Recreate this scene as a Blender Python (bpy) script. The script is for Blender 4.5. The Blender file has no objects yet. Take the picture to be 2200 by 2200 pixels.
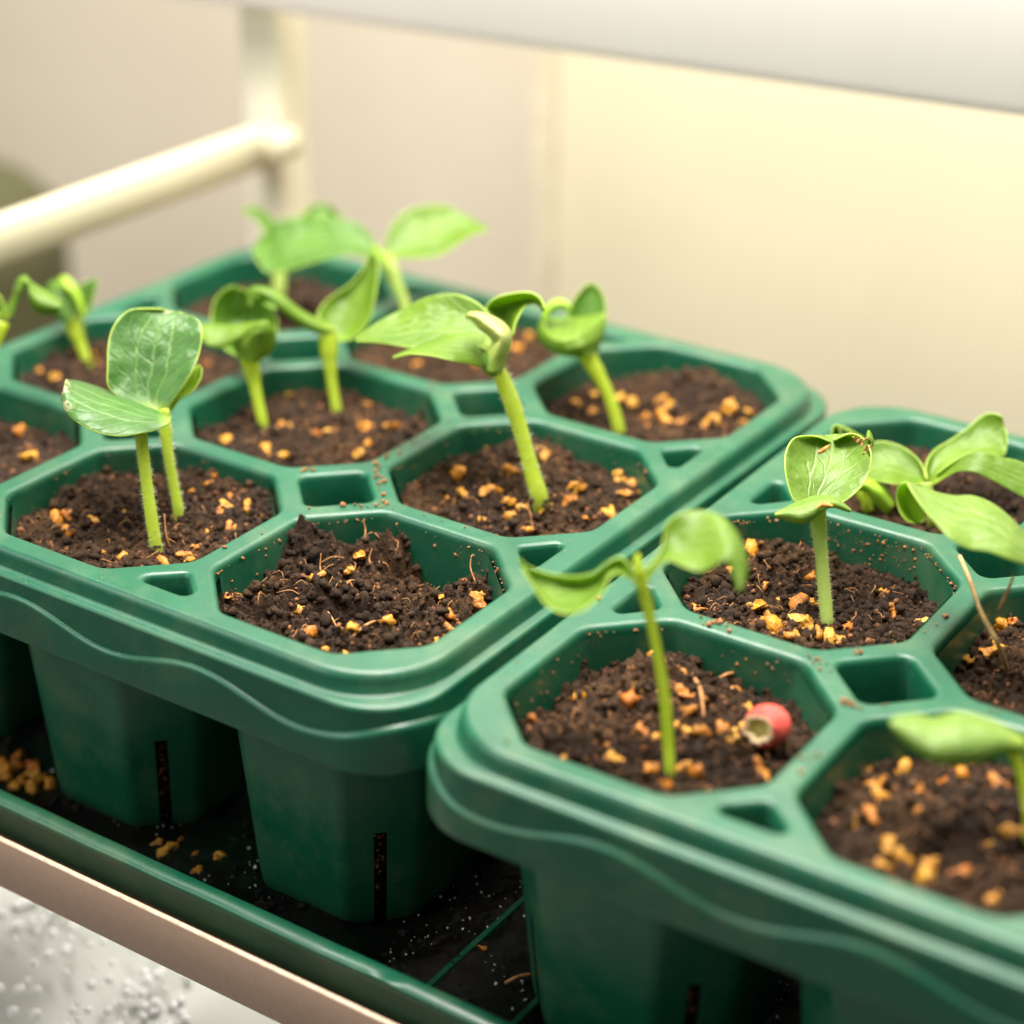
import bpy, bmesh, math, random
import numpy as np
from mathutils import Vector, Matrix, Euler, noise
from mathutils.geometry import delaunay_2d_cdt
random.seed(7)
S = 0.055                       # one cell pitch of the seed tray in metres
sc = bpy.context.scene
col = sc.collection
V = Vector

# ------------------------------------------------------------------ camera
F_PX = 4451.66
CAM = V((3.85682, -4.92015, 3.35510))
EUL = Euler((math.radians(63.56197), math.radians(-0.84957), math.radians(33.80577)), 'XYZ')
cam_d = bpy.data.cameras.new('camera'); cam = bpy.data.objects.new('camera', cam_d); col.objects.link(cam)
cam.location = CAM*S; cam.rotation_euler = EUL
cam_d.sensor_width = 36; cam_d.lens = F_PX/2200*36
cam_d.clip_start = 0.01; cam_d.clip_end = 20
cam_d.dof.use_dof = True
cam_d.dof.focus_distance = 7.18*S
cam_d.dof.aperture_fstop = 7.2
cam_d.dof.aperture_blades = 0
sc.camera = cam
sc.render.resolution_x = 1024; sc.render.resolution_y = 1024
RM = EUL.to_matrix(); FW = RM @ V((0, 0, -1))
# ------------------------------------------------------------------ light
w = bpy.data.worlds.new('World'); sc.world = w; w.use_nodes = True
bg = w.node_tree.nodes['Background']
bg.inputs['Color'].default_value = (1.0, 0.95, 0.87, 1); bg.inputs['Strength'].default_value = 0.215
def area(name, loc, target, sx, sy, power, color):
    l = bpy.data.lights.new(name, 'AREA'); l.shape = 'RECTANGLE'; l.size = sx*S; l.size_y = sy*S
    l.energy = power; l.color = color
    o = bpy.data.objects.new(name, l); col.objects.link(o)
    o.location = V(loc)*S
    o.rotation_euler = (V(target)-V(loc)).to_track_quat('-Z', 'Y').to_euler()
    return o
area('grow_lamp', (0.6, 3.1, 5.4), (0.5, 0.2, 0), 6.5, 1.4, 1.45, (1.0, 0.95, 0.84))
area('overhead_fill_light', (0.0, -0.3, 7.5), (0.0, 0.7, 0), 8, 2.2, 1.75, (1.0, 0.95, 0.84))  # second overhead lamp, added to even out the light
area('front_fill_light', (-6.0, -8.0, 5.0), (0.0, 0.0, -0.6), 6, 5, 1.5, (1.0, 0.97, 0.93))  # unseen fill, added to lift the front faces and wave ridge
area('lower_shelf_lamp', (-1.5, 0.6, -1.32), (-1.5, 0.4, -4), 5, 1.0, 0.24, (1.0, 0.96, 0.88))
area('wall_fill_light', (-2.0, 0.5, 13.0), (-2.0, 7.0, -3.5), 12, 4, 15.5, (1.0, 0.95, 0.88))  # unseen fill, added to brighten the back wall
sc.view_settings.view_transform = 'Standard'; sc.view_settings.look = 'None'
sc.view_settings.exposure = 0.0; sc.view_settings.gamma = 1.0

# ------------------------------------------------------------------ helpers
def ray(px, py):
    return RM @ V(((px-1100)/F_PX, -(py-1100)/F_PX, -1))
def at(px, py, depth):          # real point (in pitches) at that depth along the view axis
    return CAM + ray(px, py)*depth
def on_plane(px, py, ax, val):
    d = ray(px, py); return CAM + d*((val-CAM[ax])/d[ax])
def depth_of(p): return (V(p)-CAM).dot(FW)

def props(o, label=None, cat=None, group=None, kind=None):
    if label: o['label'] = label
    if cat: o['category'] = cat
    if group: o['group'] = group
    if kind: o['kind'] = kind
    return o
def empty(name, loc):
    o = bpy.data.objects.new(name, None); col.objects.link(o); o.location = V(loc)*S
    o.empty_display_size = 0.01
    return o
def mesh_obj(name, verts, faces, mats, parent=None, loc=None, smooth=True, uvs=None, midx=None, sharp=None):
    """verts in pitches, world space"""
    base = V(loc) if loc is not None else (V(parent.location)/S if parent else V((0, 0, 0)))
    root = parent
    origin = base
    if parent is not None:
        # origin of a parent chain
        wl = V((0, 0, 0)); p = parent
        while p is not None: wl += p.location; p = p.parent
        pw = wl/S
        origin = V(loc) if loc is not None else pw
    me = bpy.data.meshes.new(name)
    me.from_pydata([((V(v)-origin)*S)[:] for v in verts], [], faces)
    if not isinstance(mats, (list, tuple)): mats = [mats]
    for m in mats: me.materials.append(m)
    if midx is not None: me.polygons.foreach_set('material_index', midx)
    me.polygons.foreach_set('use_smooth', [smooth]*len(me.polygons))
    if uvs is not None:
        uvl = me.uv_layers.new(name='uv')
        for l in me.loops: uvl.data[l.index].uv = uvs[l.vertex_index]
    if sharp is not None and smooth: me.set_sharp_from_angle(angle=math.radians(sharp))
    me.update()
    o = bpy.data.objects.new(name, me); col.objects.link(o)
    if parent is not None:
        o.parent = parent; o.location = (origin-pw)*S
    else: o.location = origin*S
    return o
def rounded_loop(pts, rads, k=5):
    out = []; n = len(pts)
    for i in range(n):
        p0, p, p1 = V(pts[i-1]), V(pts[i]), V(pts[(i+1) % n]); r = rads[i]
        a = (p0-p).normalized(); b = (p1-p).normalized()
        ang = a.angle(b); t = r/math.tan(ang/2)
        t = min(t, (p0-p).length*0.49, (p1-p).length*0.49); rr = t*math.tan(ang/2)
        c = p + (a+b).normalized()*(rr/math.sin(ang/2))
        s = p+a*t-c; e = p+b*t-c
        a0 = math.atan2(s.y, s.x); d = math.atan2(e.y, e.x)-a0
        while d > math.pi: d -= 2*math.pi
        while d < -math.pi: d += 2*math.pi
        for j in range(k):
            an = a0+d*j/(k-1); out.append((c.x+rr*math.cos(an), c.y+rr*math.sin(an)))
    return out
def rect_loop(cx, cy, hx, hy, r, k=12):
    return rounded_loop([(cx+hx, cy-hy), (cx+hx, cy+hy), (cx-hx, cy+hy), (cx-hx, cy-hy)], [r]*4, k)
def oct_pts(cx, cy, a, c):
    return [(cx+a, cy-c), (cx+a, cy+c), (cx+c, cy+a), (cx-c, cy+a), (cx-a, cy+c), (cx-a, cy-c), (cx-c, cy-a), (cx+c, cy-a)]
class MB:
    def __init__(s): s.v = []; s.f = []; s.m = []
    def add(s, vs, fs, m=0):
        n = len(s.v); s.v += [tuple(v) for v in vs]; s.f += [tuple(i+n for i in f) for f in fs]; s.m += [m]*len(fs)
    def loft(s, loops, cap0=False, cap1=False, m=0, closed=True, skip=None):
        k = len(loops[0]); n0 = len(s.v)
        for L in loops: s.v += [tuple(p) for p in L]
        for i in range(len(loops)-1):
            for j in range(k if closed else k-1):
                if skip and skip(i, j): continue
                j2 = (j+1) % k
                s.f.append((n0+i*k+j, n0+i*k+j2, n0+(i+1)*k+j2, n0+(i+1)*k+j)); s.m.append(m)
        if cap0: s.f.append(tuple(n0+j for j in range(k))[::-1]); s.m.append(m)
        if cap1: s.f.append(tuple(n0+(len(loops)-1)*k+j for j in range(k))); s.m.append(m)
    def box(s, x0, x1, y0, y1, z0, z1, m=0):
        vs = [(x, y, z) for z in (z0, z1) for y in (y0, y1) for x in (x0, x1)]
        s.add(vs, [(0, 2, 3, 1), (4, 5, 7, 6), (0, 1, 5, 4), (2, 6, 7, 3), (0, 4, 6, 2), (1, 3, 7, 5)], m)
    def build(s, name, mats, parent=None, loc=None, smooth=True, sharp=None):
        return mesh_obj(name, s.v, s.f, mats, parent, loc, smooth, None, s.m, sharp)
def catmull(pts, n):
    P = [V(p) for p in pts]
    P = [P[0]*2-P[1]] + P + [P[-1]*2-P[-2]]
    L = [0.0]
    for i in range(1, len(P)-2): L.append(L[-1]+max((P[i+1]-P[i]).length, 1e-6))
    out = []
    for q in range(n):
        s = L[-1]*q/(n-1); i = 0
        while i < len(L)-2 and s > L[i+1]: i += 1
        t = (s-L[i])/(L[i+1]-L[i]); a, b, c, d = P[i], P[i+1], P[i+2], P[i+3]
        out.append(0.5*((2*b)+(c-a)*t+(2*a-5*b+4*c-d)*t*t+(3*b-a-3*c+d)*t**3))
    return out
def tube_mb(mb, pts, rads, seg=10, n=None, squash=1.0, cap=True, m=0):
    n = n or len(pts)*4
    C = catmull(pts, n)
    R = []
    for i in range(n):
        s = i/(n-1)*(len(rads)-1); k = min(int(s), len(rads)-2); f = s-k
        f = f*f*(3-2*f); R.append(rads[k]*(1-f)+rads[k+1]*f)
    ref = V((0.83, 0.55, 0.1)); loops = []
    for i in range(n):
        t = (C[min(i+1, n-1)]-C[max(i-1, 0)]).normalized()
        u = (ref-t*ref.dot(t)).normalized(); v = t.cross(u)
        loops.append([C[i]+(u*math.cos(a)+v*math.sin(a)*squash)*R[i] for a in [2*math.pi*j/seg for j in range(seg)]])
    mb.loft(loops, cap, cap, m)
    return C, R

# ------------------------------------------------------------------ materials
def new_mat(name):
    m = bpy.data.materials.new(name); m.use_nodes = True
    nt = m.node_tree; b = nt.nodes['Principled BSDF']
    return m, nt, b
def N(nt, t, **kw):
    n = nt.nodes.new(t)
    for k, v in kw.items():
        if hasattr(n, k): setattr(n, k, v)
        else: n.inputs[k].default_value = v
    return n
def ramp(nt, stops, fac):
    r = nt.nodes.new('ShaderNodeValToRGB'); e = r.color_ramp.elements
    while len(e) < len(stops): e.new(0.5)
    for i, (p, c) in enumerate(stops): e[i].position = p; e[i].color = (*c, 1)
    nt.links.new(fac, r.inputs['Fac']); return r
def coords(nt, kind='Object'):
    return nt.nodes.new('ShaderNodeTexCoord').outputs[kind]
def noise_tex(nt, vec, scale, detail=5, rough=0.55):
    n = N(nt, 'ShaderNodeTexNoise'); n.inputs['Scale'].default_value = scale
    n.inputs['Detail'].default_value = detail; n.inputs['Roughness'].default_value = rough
    nt.links.new(vec, n.inputs['Vector']); return n.outputs['Fac']
def bump(nt, b, h, strength, dist):
    n = N(nt, 'ShaderNodeBump'); n.inputs['Strength'].default_value = strength; n.inputs['Distance'].default_value = dist
    nt.links.new(h, n.inputs['Height']); nt.links.new(n.outputs['Normal'], b.inputs['Normal']); return n
def mixc(nt, fac, a, b):
    m = nt.nodes.new('ShaderNodeMix'); m.data_type = 'RGBA'
    if isinstance(fac, (int, float)): m.inputs[0].default_value = fac
    else: nt.links.new(fac, m.inputs[0])
    for i, c in ((6, a), (7, b)):
        if isinstance(c, tuple): m.inputs[i].default_value = (*c, 1)
        else: nt.links.new(c, m.inputs[i])
    return m.outputs[2]
def geo_pos(nt): return nt.nodes.new('ShaderNodeNewGeometry').outputs['Position']

def mat_plastic():
    m, nt, b = new_mat('green_plastic')
    p = geo_pos(nt)
    n1 = noise_tex(nt, p, 60, 6, 0.6)
    base = ramp(nt, [(0.3, (0.003, 0.076, 0.038)), (0.7, (0.005, 0.103, 0.050))], n1)
    # fine dust speckles: small pale brown specks
    vo = N(nt, 'ShaderNodeTexVoronoi'); vo.inputs['Scale'].default_value = 900
    nt.links.new(p, vo.inputs['Vector'])
    d = ramp(nt, [(0.0, (1, 1, 1)), (0.10, (1, 1, 1)), (0.16, (0, 0, 0))], vo.outputs['Distance'])
    msk = ramp(nt, [(0.52, (0, 0, 0)), (0.72, (1, 1, 1))], noise_tex(nt, p, 130, 3))
    mu = N(nt, 'ShaderNodeMath', operation='MULTIPLY'); nt.links.new(d.outputs[0], mu.inputs[0]); nt.links.new(msk.outputs[0], mu.inputs[1])
    # thin film of dried dust in patches
    film = ramp(nt, [(0.48, (0, 0, 0)), (0.75, (0.30, 0.30, 0.30))], noise_tex(nt, p, 45, 8, 0.7))
    c1 = mixc(nt, film.outputs[0], base.outputs[0], (0.20, 0.24, 0.13))
    c2 = mixc(nt, mu.outputs[0], c1, (0.34, 0.17, 0.07))
    nt.links.new(c2, b.inputs['Base Color'])
    r = ramp(nt, [(0.3, (0.31, 0.31, 0.31)), (0.7, (0.44, 0.44, 0.44))], noise_tex(nt, p, 200, 4))
    nt.links.new(r.outputs[0], b.inputs['Roughness'])
    b.inputs['Specular IOR Level'].default_value = 0.6
    bump(nt, b, noise_tex(nt, p, 1800, 3), 0.06, 0.0003)
    return m
def mat_soil(name='soil_brown', wet=False):
    m, nt, b = new_mat(name)
    p = geo_pos(nt)
    n1 = noise_tex(nt, p, 350, 8, 0.75)
    if wet: st = [(0.3, (0.004, 0.0025, 0.0015)), (0.55, (0.014, 0.008, 0.005)), (0.8, (0.05, 0.026, 0.013))]
    else: st = [(0.25, (0.010, 0.0055, 0.003)), (0.42, (0.034, 0.0175, 0.008)), (0.58, (0.085, 0.043, 0.019)), (0.8, (0.19, 0.10, 0.045))]
    c = ramp(nt, st, n1)
    n2 = noise_tex(nt, p, 40, 4)
    c2 = mixc(nt, ramp(nt, [(0.4, (0, 0, 0)), (0.62, (0.75, 0.75, 0.75))], n2).outputs[0], c.outputs[0], (0.022, 0.013, 0.009) if not wet else (0.002, 0.002, 0.002))
    nt.links.new(c2, b.inputs['Base Color'])
    b.inputs['Roughness'].default_value = 0.25 if wet else 0.85
    if wet: b.inputs['Specular IOR Level'].default_value = 0.6
    else: b.inputs['Specular IOR Level'].default_value = 0.25
    bump(nt, b, noise_tex(nt, p, 1500 if wet else 900, 6, 0.7), 0.9, 0.0012)
    return m
def mat_pellet():
    m, nt, b = new_mat('pellet_amber')
    oi = nt.nodes.new('ShaderNodeObjectInfo')
    p = geo_pos(nt)
    cr = ramp(nt, [(0.0, (0.50, 0.15, 0.004)), (0.35, (0.64, 0.27, 0.008)), (0.7, (0.66, 0.35, 0.03)), (1.0, (0.46, 0.15, 0.008))], oi.outputs['Random'])
    dirt = ramp(nt, [(0.46, (0, 0, 0)), (0.60, (1, 1, 1))], noise_tex(nt, p, 1100, 6, 0.8))
    c = mixc(nt, dirt.outputs[0], cr.outputs[0], (0.20, 0.055, 0.010))
    nt.links.new(c, b.inputs['Base Color']); b.inputs['Roughness'].default_value = 0.55
    b.inputs['Subsurface Weight'].default_value = 0.0
    bump(nt, b, noise_tex(nt, p, 1600, 4), 0.5, 0.0005)
    return m
def mat_leaf(name, c0, c1, vein, rough=0.45, bumps=1.0, scar=False, trans=0.4, bv=0.14, bm=0.6):
    m, nt, b = new_mat(name)
    uv = nt.nodes.new('ShaderNodeUVMap'); uv.uv_map = 'uv'
    sp = nt.nodes.new('ShaderNodeSeparateXYZ'); nt.links.new(uv.outputs[0], sp.inputs[0])
    p = geo_pos(nt)
    # veins at u = 0.5, and pairs at +-0.2, +-0.36, wavering slightly
    def M(op, a, b_=None, clamp=False):
        n = N(nt, 'ShaderNodeMath', operation=op); n.use_clamp = clamp
        for i, x in enumerate((a, b_)):
            if x is None: continue
            if isinstance(x, (int, float)): n.inputs[i].default_value = x
            else: nt.links.new(x, n.inputs[i])
        return n.outputs[0]
    wav = M('MULTIPLY', M('SUBTRACT', noise_tex(nt, p, 120, 2), 0.5), 0.16)
    au = M('ABSOLUTE', M('SUBTRACT', M('ADD', sp.outputs[0], wav), 0.5))
    d = M('MINIMUM', au, M('ABSOLUTE', M('SUBTRACT', au, 0.17)))
    vm = M('SUBTRACT', 1.0, M('MULTIPLY', d, 48.0), True)
    n1 = noise_tex(nt, p, 90, 6, 0.65)
    base = ramp(nt, [(0.3, c0), (0.7, c1)], n1)
    q2 = M('ADD', M('MULTIPLY', sp.outputs[1], 7.0), M('ADD', M('MULTIPLY', au, -6.0), M('MULTIPLY', wav, 9.0)))
    d2 = M('ABSOLUTE', M('SUBTRACT', M('FRACT', q2), 0.5))
    vm2 = M('SUBTRACT', 1.0, M('MULTIPLY', d2, 9.0), True)
    c = mixc(nt, M('MULTIPLY', vm2, 0.16), base.outputs[0], vein)
    c = mixc(nt, M('MULTIPLY', vm, 0.45), c, vein)
    base_v = ramp(nt, [(0.0, (1, 1, 1)), (bv, (0, 0, 0))], sp.outputs[1])
    c = mixc(nt, M('MULTIPLY', base_v.outputs[0], bm), c, (0.45, 0.60, 0.06) if bv < 0.3 else (0.20, 0.36, 0.03))
    if scar:
        sv = ramp(nt, [(0.80, (0, 0, 0)), (0.93, (1, 1, 1))], sp.outputs[1])
        sn = ramp(nt, [(0.50, (0, 0, 0)), (0.60, (1, 1, 1))], noise_tex(nt, p, 330, 5, 0.7))
        su = ramp(nt, [(0.30, (0, 0, 0)), (0.45, (1, 1, 1))], sp.outputs[0])
        c = mixc(nt, M('MULTIPLY', M('MULTIPLY', sv.outputs[0], sn.outputs[0]), su.outputs[0]), c, (0.62, 0.50, 0.34))
    nt.links.new(c, b.inputs['Base Color'])
    b.inputs['Roughness'].default_value = rough
    b.inputs['Specular IOR Level'].default_value = 0.55
    vo = N(nt, 'ShaderNodeTexVoronoi', feature='SMOOTH_F1'); vo.inputs['Scale'].default_value = 270
    nt.links.new(p, vo.inputs['Vector'])
    n3 = noise_tex(nt, p, 220, 3)
    h = M('SUBTRACT', M('ADD', M('MULTIPLY', vo.outputs['Distance'], -0.9), n3), M('ADD', M('MULTIPLY', vm, 0.35), M('MULTIPLY', vm2, 0.45)))
    bump(nt, b, h, 0.45*bumps, 0.0022)
    out = nt.nodes['Material Output']
    tr = nt.nodes.new('ShaderNodeBsdfTranslucent'); 
    tc = mixc(nt, 0.55, c, (0.42, 0.66, 0.02)); nt.links.new(tc, tr.inputs['Color'])
    ms = nt.nodes.new('ShaderNodeMixShader'); ms.inputs[0].default_value = trans
    nt.links.new(b.outputs[0], ms.inputs[1]); nt.links.new(tr.outputs[0], ms.inputs[2])
    nt.links.new(ms.outputs[0], out.inputs['Surface'])
    return m
def mat_simple(name, c, rough=0.5, spec=0.5, nscale=80, var=0.12, bmp=0.0, bscale=500, metallic=0.0, trans=0.0, tcol=None):
    m, nt, b = new_mat(name); p = geo_pos(nt)
    r = ramp(nt, [(0.3, tuple(x*(1-var) for x in c)), (0.7, tuple(min(1, x*(1+var)) for x in c))], noise_tex(nt, p, nscale, 5))
    nt.links.new(r.outputs[0], b.inputs['Base Color']); b.inputs['Roughness'].default_value = rough
    b.inputs['Specular IOR Level'].default_value = spec; b.inputs['Metallic'].default_value = metallic
    if bmp: bump(nt, b, noise_tex(nt, p, bscale, 4), bmp, 0.0005)
    if trans:
        out = nt.nodes['Material Output']; tr = nt.nodes.new('ShaderNodeBsdfTranslucent'); tr.inputs['Color'].default_value = (*(tcol or c), 1)
        ms = nt.nodes.new('ShaderNodeMixShader'); ms.inputs[0].default_value = trans
        nt.links.new(b.outputs[0], ms.inputs[1]); nt.links.new(tr.outputs[0], ms.inputs[2]); nt.links.new(ms.outputs[0], out.inputs['Surface'])
    return m
PL = mat_plastic(); SOIL = mat_soil(); WET = mat_soil('soil_wet', True); PEL = mat_pellet()
LEAF_DARK = mat_leaf('leaf_deep_green', (0.045, 0.130, 0.030), (0.085, 0.215, 0.040), (0.30, 0.50, 0.14), 0.40, 0.72, True, 0.30)
LEAF = mat_leaf('leaf_green', (0.11, 0.225, 0.012), (0.20, 0.33, 0.022), (0.42, 0.62, 0.20), 0.44, 0.60, False, 0.42)
LEAF_MID = mat_leaf('leaf_mid_green', (0.065, 0.175, 0.015), (0.125, 0.27, 0.026), (0.36, 0.56, 0.18), 0.44, 0.65, False, 0.38)
LEAF_YEL = mat_leaf('leaf_yellow_green', (0.32, 0.55, 0.03), (0.42, 0.62, 0.05), (0.55, 0.70, 0.15), 0.4, 0.2, False, 0.45)
LEAF_PALE = mat_leaf('leaf_cream', (0.48, 0.52, 0.12), (0.66, 0.62, 0.30), (0.55, 0.62, 0.20), 0.38, 0.5, False, 0.35, 0.62, 0.95)
LEAF_LIGHT = mat_leaf('leaf_light_green', (0.15, 0.28, 0.035), (0.25, 0.38, 0.065), (0.46, 0.62, 0.26), 0.40, 0.7, False, 0.38)
EDGE = mat_simple('leaf_margin', (0.50, 0.66, 0.12), 0.45, 0.4, trans=0.35, tcol=(0.6, 0.85, 0.1))
STEM = mat_simple('stem_lime', (0.42, 0.56, 0.05), 0.42, 0.5, 60, 0.18, trans=0.5, tcol=(0.74, 0.82, 0.06))
STEMG = mat_simple('stem_pale_green', (0.44, 0.58, 0.15), 0.45, 0.45, 60, 0.14, trans=0.42, tcol=(0.68, 0.80, 0.14))
HAIR = mat_simple('hair_white', (0.75, 0.80, 0.55), 0.5, 0.3, trans=0.5, tcol=(0.85, 0.9, 0.6))
FIBRE = mat_simple('fibre_tan', (0.42, 0.20, 0.075), 0.7, 0.3, 900, 0.4)
CRUMB = mat_simple('crumb_tan', (0.30, 0.135, 0.055), 0.8, 0.2, 900, 0.45)
ROT = mat_simple('scar_brown', (0.50, 0.24, 0.05), 0.6, 0.3, 900, 0.5)
HUSK = mat_simple('husk_red', (0.66, 0.085, 0.065), 0.6, 0.35, 350, 0.45, 0.3)
HUSKIN = mat_simple('husk_cream', (0.78, 0.60, 0.36), 0.6, 0.3, 500, 0.2)
HUSKDK = mat_simple('husk_hollow', (0.52, 0.46, 0.14), 0.7, 0.3, 500, 0.3)
SOIL2 = mat_simple('soil_rust', (0.17, 0.072, 0.032), 0.85, 0.2, 600, 0.7)
LIP = mat_simple('shelf_taupe', (0.32, 0.225, 0.165), 0.42, 0.4, 500, 0.05, 0.08, 1500)
LIPEDGE = mat_simple('shelf_cut_edge', (0.55, 0.40, 0.29), 0.4, 0.5, 900, 0.25)
CREAM = mat_simple('cream_paint', (0.58, 0.54, 0.38), 0.6, 0.4, 30, 0.03)
CREAM_LIT = mat_simple('cream_lit_copy', (0.86, 0.83, 0.68), 0.5, 0.4, 30, 0.02)  # the rail's cream made paler, standing in for light on the post
WALL = mat_simple('wall_beige', (0.65, 0.59, 0.48), 0.9, 0.1, 8, 0.05, 0.05, 200)
PANEL = mat_simple('panel_cream', (0.64, 0.59, 0.44), 0.7, 0.2, 10, 0.04)
BOARD = mat_simple('board_white', (0.88, 0.84, 0.81), 0.5, 0.3, 10, 0.03)
OLIVE = mat_simple('olive_plastic', (0.085, 0.085, 0.040), 0.6, 0.3, 30, 0.1)
def mat_clear():
    m, nt, b = new_mat('clear_film')
    b.inputs['Base Color'].default_value = (0.9, 0.92, 0.88, 1); b.inputs['Roughness'].default_value = 0.25
    b.inputs['Transmission Weight'].default_value = 0.55; b.inputs['IOR'].default_value = 1.3
    bump(nt, b, noise_tex(nt, geo_pos(nt), 40, 4), 0.5, 0.004)
    return m
CLEAR = mat_clear()
m, nt, b = new_mat('water_drop'); b.inputs['Base Color'].default_value = (0.95, 0.95, 0.95, 1); b.inputs['Roughness'].default_value = 0.05  # drops coloured white: their bright glints are put into the base colour
b.inputs['Transmission Weight'].default_value = 0.6; b.inputs['IOR'].default_value = 1.33; DROP = m; b.inputs['Transmission Weight'].default_value = 0.15
WATER, nt, b = new_mat('water_film'); b.inputs['Base Color'].default_value = (0.003, 0.003, 0.003, 1); b.inputs['Roughness'].default_value = 0.22; b.inputs['Specular IOR Level'].default_value = 0.3
bump(nt, b, noise_tex(nt, geo_pos(nt), 900, 5, 0.7), 0.5, 0.001)
nt_p = geo_pos(nt)
_c = mixc(nt, ramp(nt, [(0.48, (0, 0, 0)), (0.80, (1, 1, 1))], noise_tex(nt, nt_p, 24, 6, 0.6)).outputs[0], (0.004, 0.003, 0.0025), (0.003, 0.03, 0.015))
nt.links.new(_c, b.inputs['Base Color'])

# ------------------------------------------------------------------ setting
XS0, XS1, YS0, YS1 = -3.42, 6.2, -0.80, 3.70         # the shelf
def quad_struct(name, vs, m):
    o = mesh_obj(name, vs, [(0, 1, 2, 3)], m, smooth=False); o['kind'] = 'structure'; return o
quad_struct('back_wall', [(-30, 8.0, -16), (18, 8.0, -16), (18, 8.0, 20), (-30, 8.0, 20)], WALL)
quad_struct('floor', [(-30, -12, -16), (18, -12, -16), (18, 8.0, -16), (-30, 8.0, -16)], WALL)
# cream panel standing in front of the wall, right
pe = on_plane(1195, 400, 1, 5.6)
mb = MB(); mb.box(pe.x, 9, 5.6, 5.72, -7, 3.2)
mb.box(pe.x-0.16, pe.x, 5.57, 5.75, -7, 3.2, 1)
props(mb.build('backdrop_panel', [PANEL, mat_simple('panel_trim', (0.60, 0.55, 0.415), 0.7, 0.2)], loc=(pe.x, 5.6, -7), smooth=False), 'wide cream panel with a darker left edge standing behind the right tray', 'panel')
# white board across the top
a0 = on_plane(399, -6, 1, 3.25); a1 = on_plane(2200, 245, 1, 3.25)
dx = a1.x-a0.x; sl = (a1.z-a0.z)/dx
mb = MB()
x0, x1 = a0.x-1.2, a1.x+1.5
z0, z1 = a0.z-1.2*sl, a1.z+1.5*sl
prof = [(3.30, 0.03), (3.30, 1.9), (3.22, 1.9), (3.20, 1.86), (3.20, 0.05), (3.22, 0.0), (3.27, 0.0)]
mb.loft([[(x0, y, z0+z) for y, z in prof], [(x1, y, z1+z) for y, z in prof]], True, True)
props(mb.build('white_board', BOARD, loc=((x0+x1)/2, 3.25, z0), sharp=50), 'blurred white board running level across the top of the picture above the trays', 'board')

# shelf
shelf = empty('metal_shelf', ((XS0+XS1)/2, (YS0+YS1)/2, -1.25))
props(shelf, 'taupe metal shelf carrying the trays, with cream side rail and corner post', 'shelf')
mb = MB(); mb.box(XS0, XS1, YS0+0.03, YS1, -1.25, -1.22)
mb.build('shelf_plate', LIP, shelf, smooth=False)
mb = MB()
t = 0.022
prof = [(YS0, -1.262), (YS0, -1.052), (YS0+0.004, -1.046), (YS0+t-0.004, -1.046), (YS0+t, -1.052), (YS0+t, -1.262)]
n = 60
loops = []
for i in range(n+1):
    x = XS0+(XS1-XS0)*i/n
    loops.append([(x, y, z) for y, z in prof])
k = len(prof); mb.loft(loops, True, True)
mb.m = [1 if (f % k) in (1, 2, 3) and f < n*k else 0 for f in range(len(mb.f))]
mb.build('front_lip', [LIP, LIPEDGE], shelf, sharp=60)
# side rail parallel to the shelf side, corner post
mb = MB()
prof = [(-3.27, 0.05), (-3.27, 0.245), (-3.24, 0.27), (-3.17, 0.27), (-3.15, 0.25), (-3.15, 0.07), (-3.17, 0.05)]
mb.loft([[(x, -0.9, z) for x, z in prof], [(x, 3.36, z) for x, z in prof]], True, True)
mb.build('side_rail', CREAM, shelf, sharp=50)
mb = MB()
lp = rect_loop(-3.26, 3.50, 0.13, 0.13, 0.03, 4)
mb.loft([[(x, y, z) for x, y in lp] for z in (-1.22, 1.4)], True, True)
mb.build('corner_post', CREAM_LIT, shelf, sharp=50)
mb = MB()
lp = [(-3.05+0.085*math.cos(a), 0.085*math.sin(a)) for a in [2*math.pi*i/16 for i in range(16)]]
for i, (yy, s) in enumerate([(3.2, .6), (3.2, 1), (3.36, 1), (3.37, 1.0)]): pass
mb.loft([[(-3.05+(x+3.05)*s, yy, 0.20+z*s) for x, z in lp] for yy, s in ((3.18, .55), (3.20, 1.0), (3.36, 1.0))], True, True)
mb.build('rail_knob', CREAM, shelf, sharp=50)
# olive container left behind the rail
mb = MB()
oc = on_plane(-120, 560, 1, 3.9)
loops = []
for z, r in ((-6, 1.15), (-1.65, 1.15), (-1.35, 1.12), (-1.18, 0.95), (-1.10, 0.6)):
    loops.append([(oc.x-1.0+r*math.cos(a), 4.4+r*math.sin(a), z) for a in [2*math.pi*i/40 for i in range(40)]])
mb.loft(loops, True, True)
props(mb.build('storage_tub', OLIVE, loc=(oc.x-1, 4.4, -6), sharp=60), 'dark olive tub half hidden behind the cream rail at the far left', 'tub')

# ------------------------------------------------------------------ saucer tray under both cell trays
SX0, SX1, SY0, SY1 = -2.75, 4.6, -0.70, 2.62
cxs, cys = (SX0+SX1)/2, (SY0+SY1)/2; hx, hy = (SX1-SX0)/2, (SY1-SY0)/2
ZS = -1.185
saucer = empty('drip_tray', (cxs, cys, -1.22))
props(saucer, 'shallow dark green drip tray under both seed trays, holding wet soil', 'drip tray')
mb = MB()
def wobble(L, z, amp=0.0):
    return [(x, y+amp*noise.noise(V((x*3, y*3, z))), z) for x, y in L]
def sl_loop(inset, r): return rect_loop(cxs, cys, hx-inset, hy-inset, r, 12)
def dens(L, step=0.08):
    out = []
    for i in range(len(L)):
        a, b_ = V(L[i]), V(L[(i+1) % len(L)]); n_ = max(1, int((b_-a).length/step))
        for j in range(n_): out.append(tuple(a.lerp(b_, j/n_)))
    return out
BASE = dens(sl_loop(0.0, 0.3))
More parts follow.
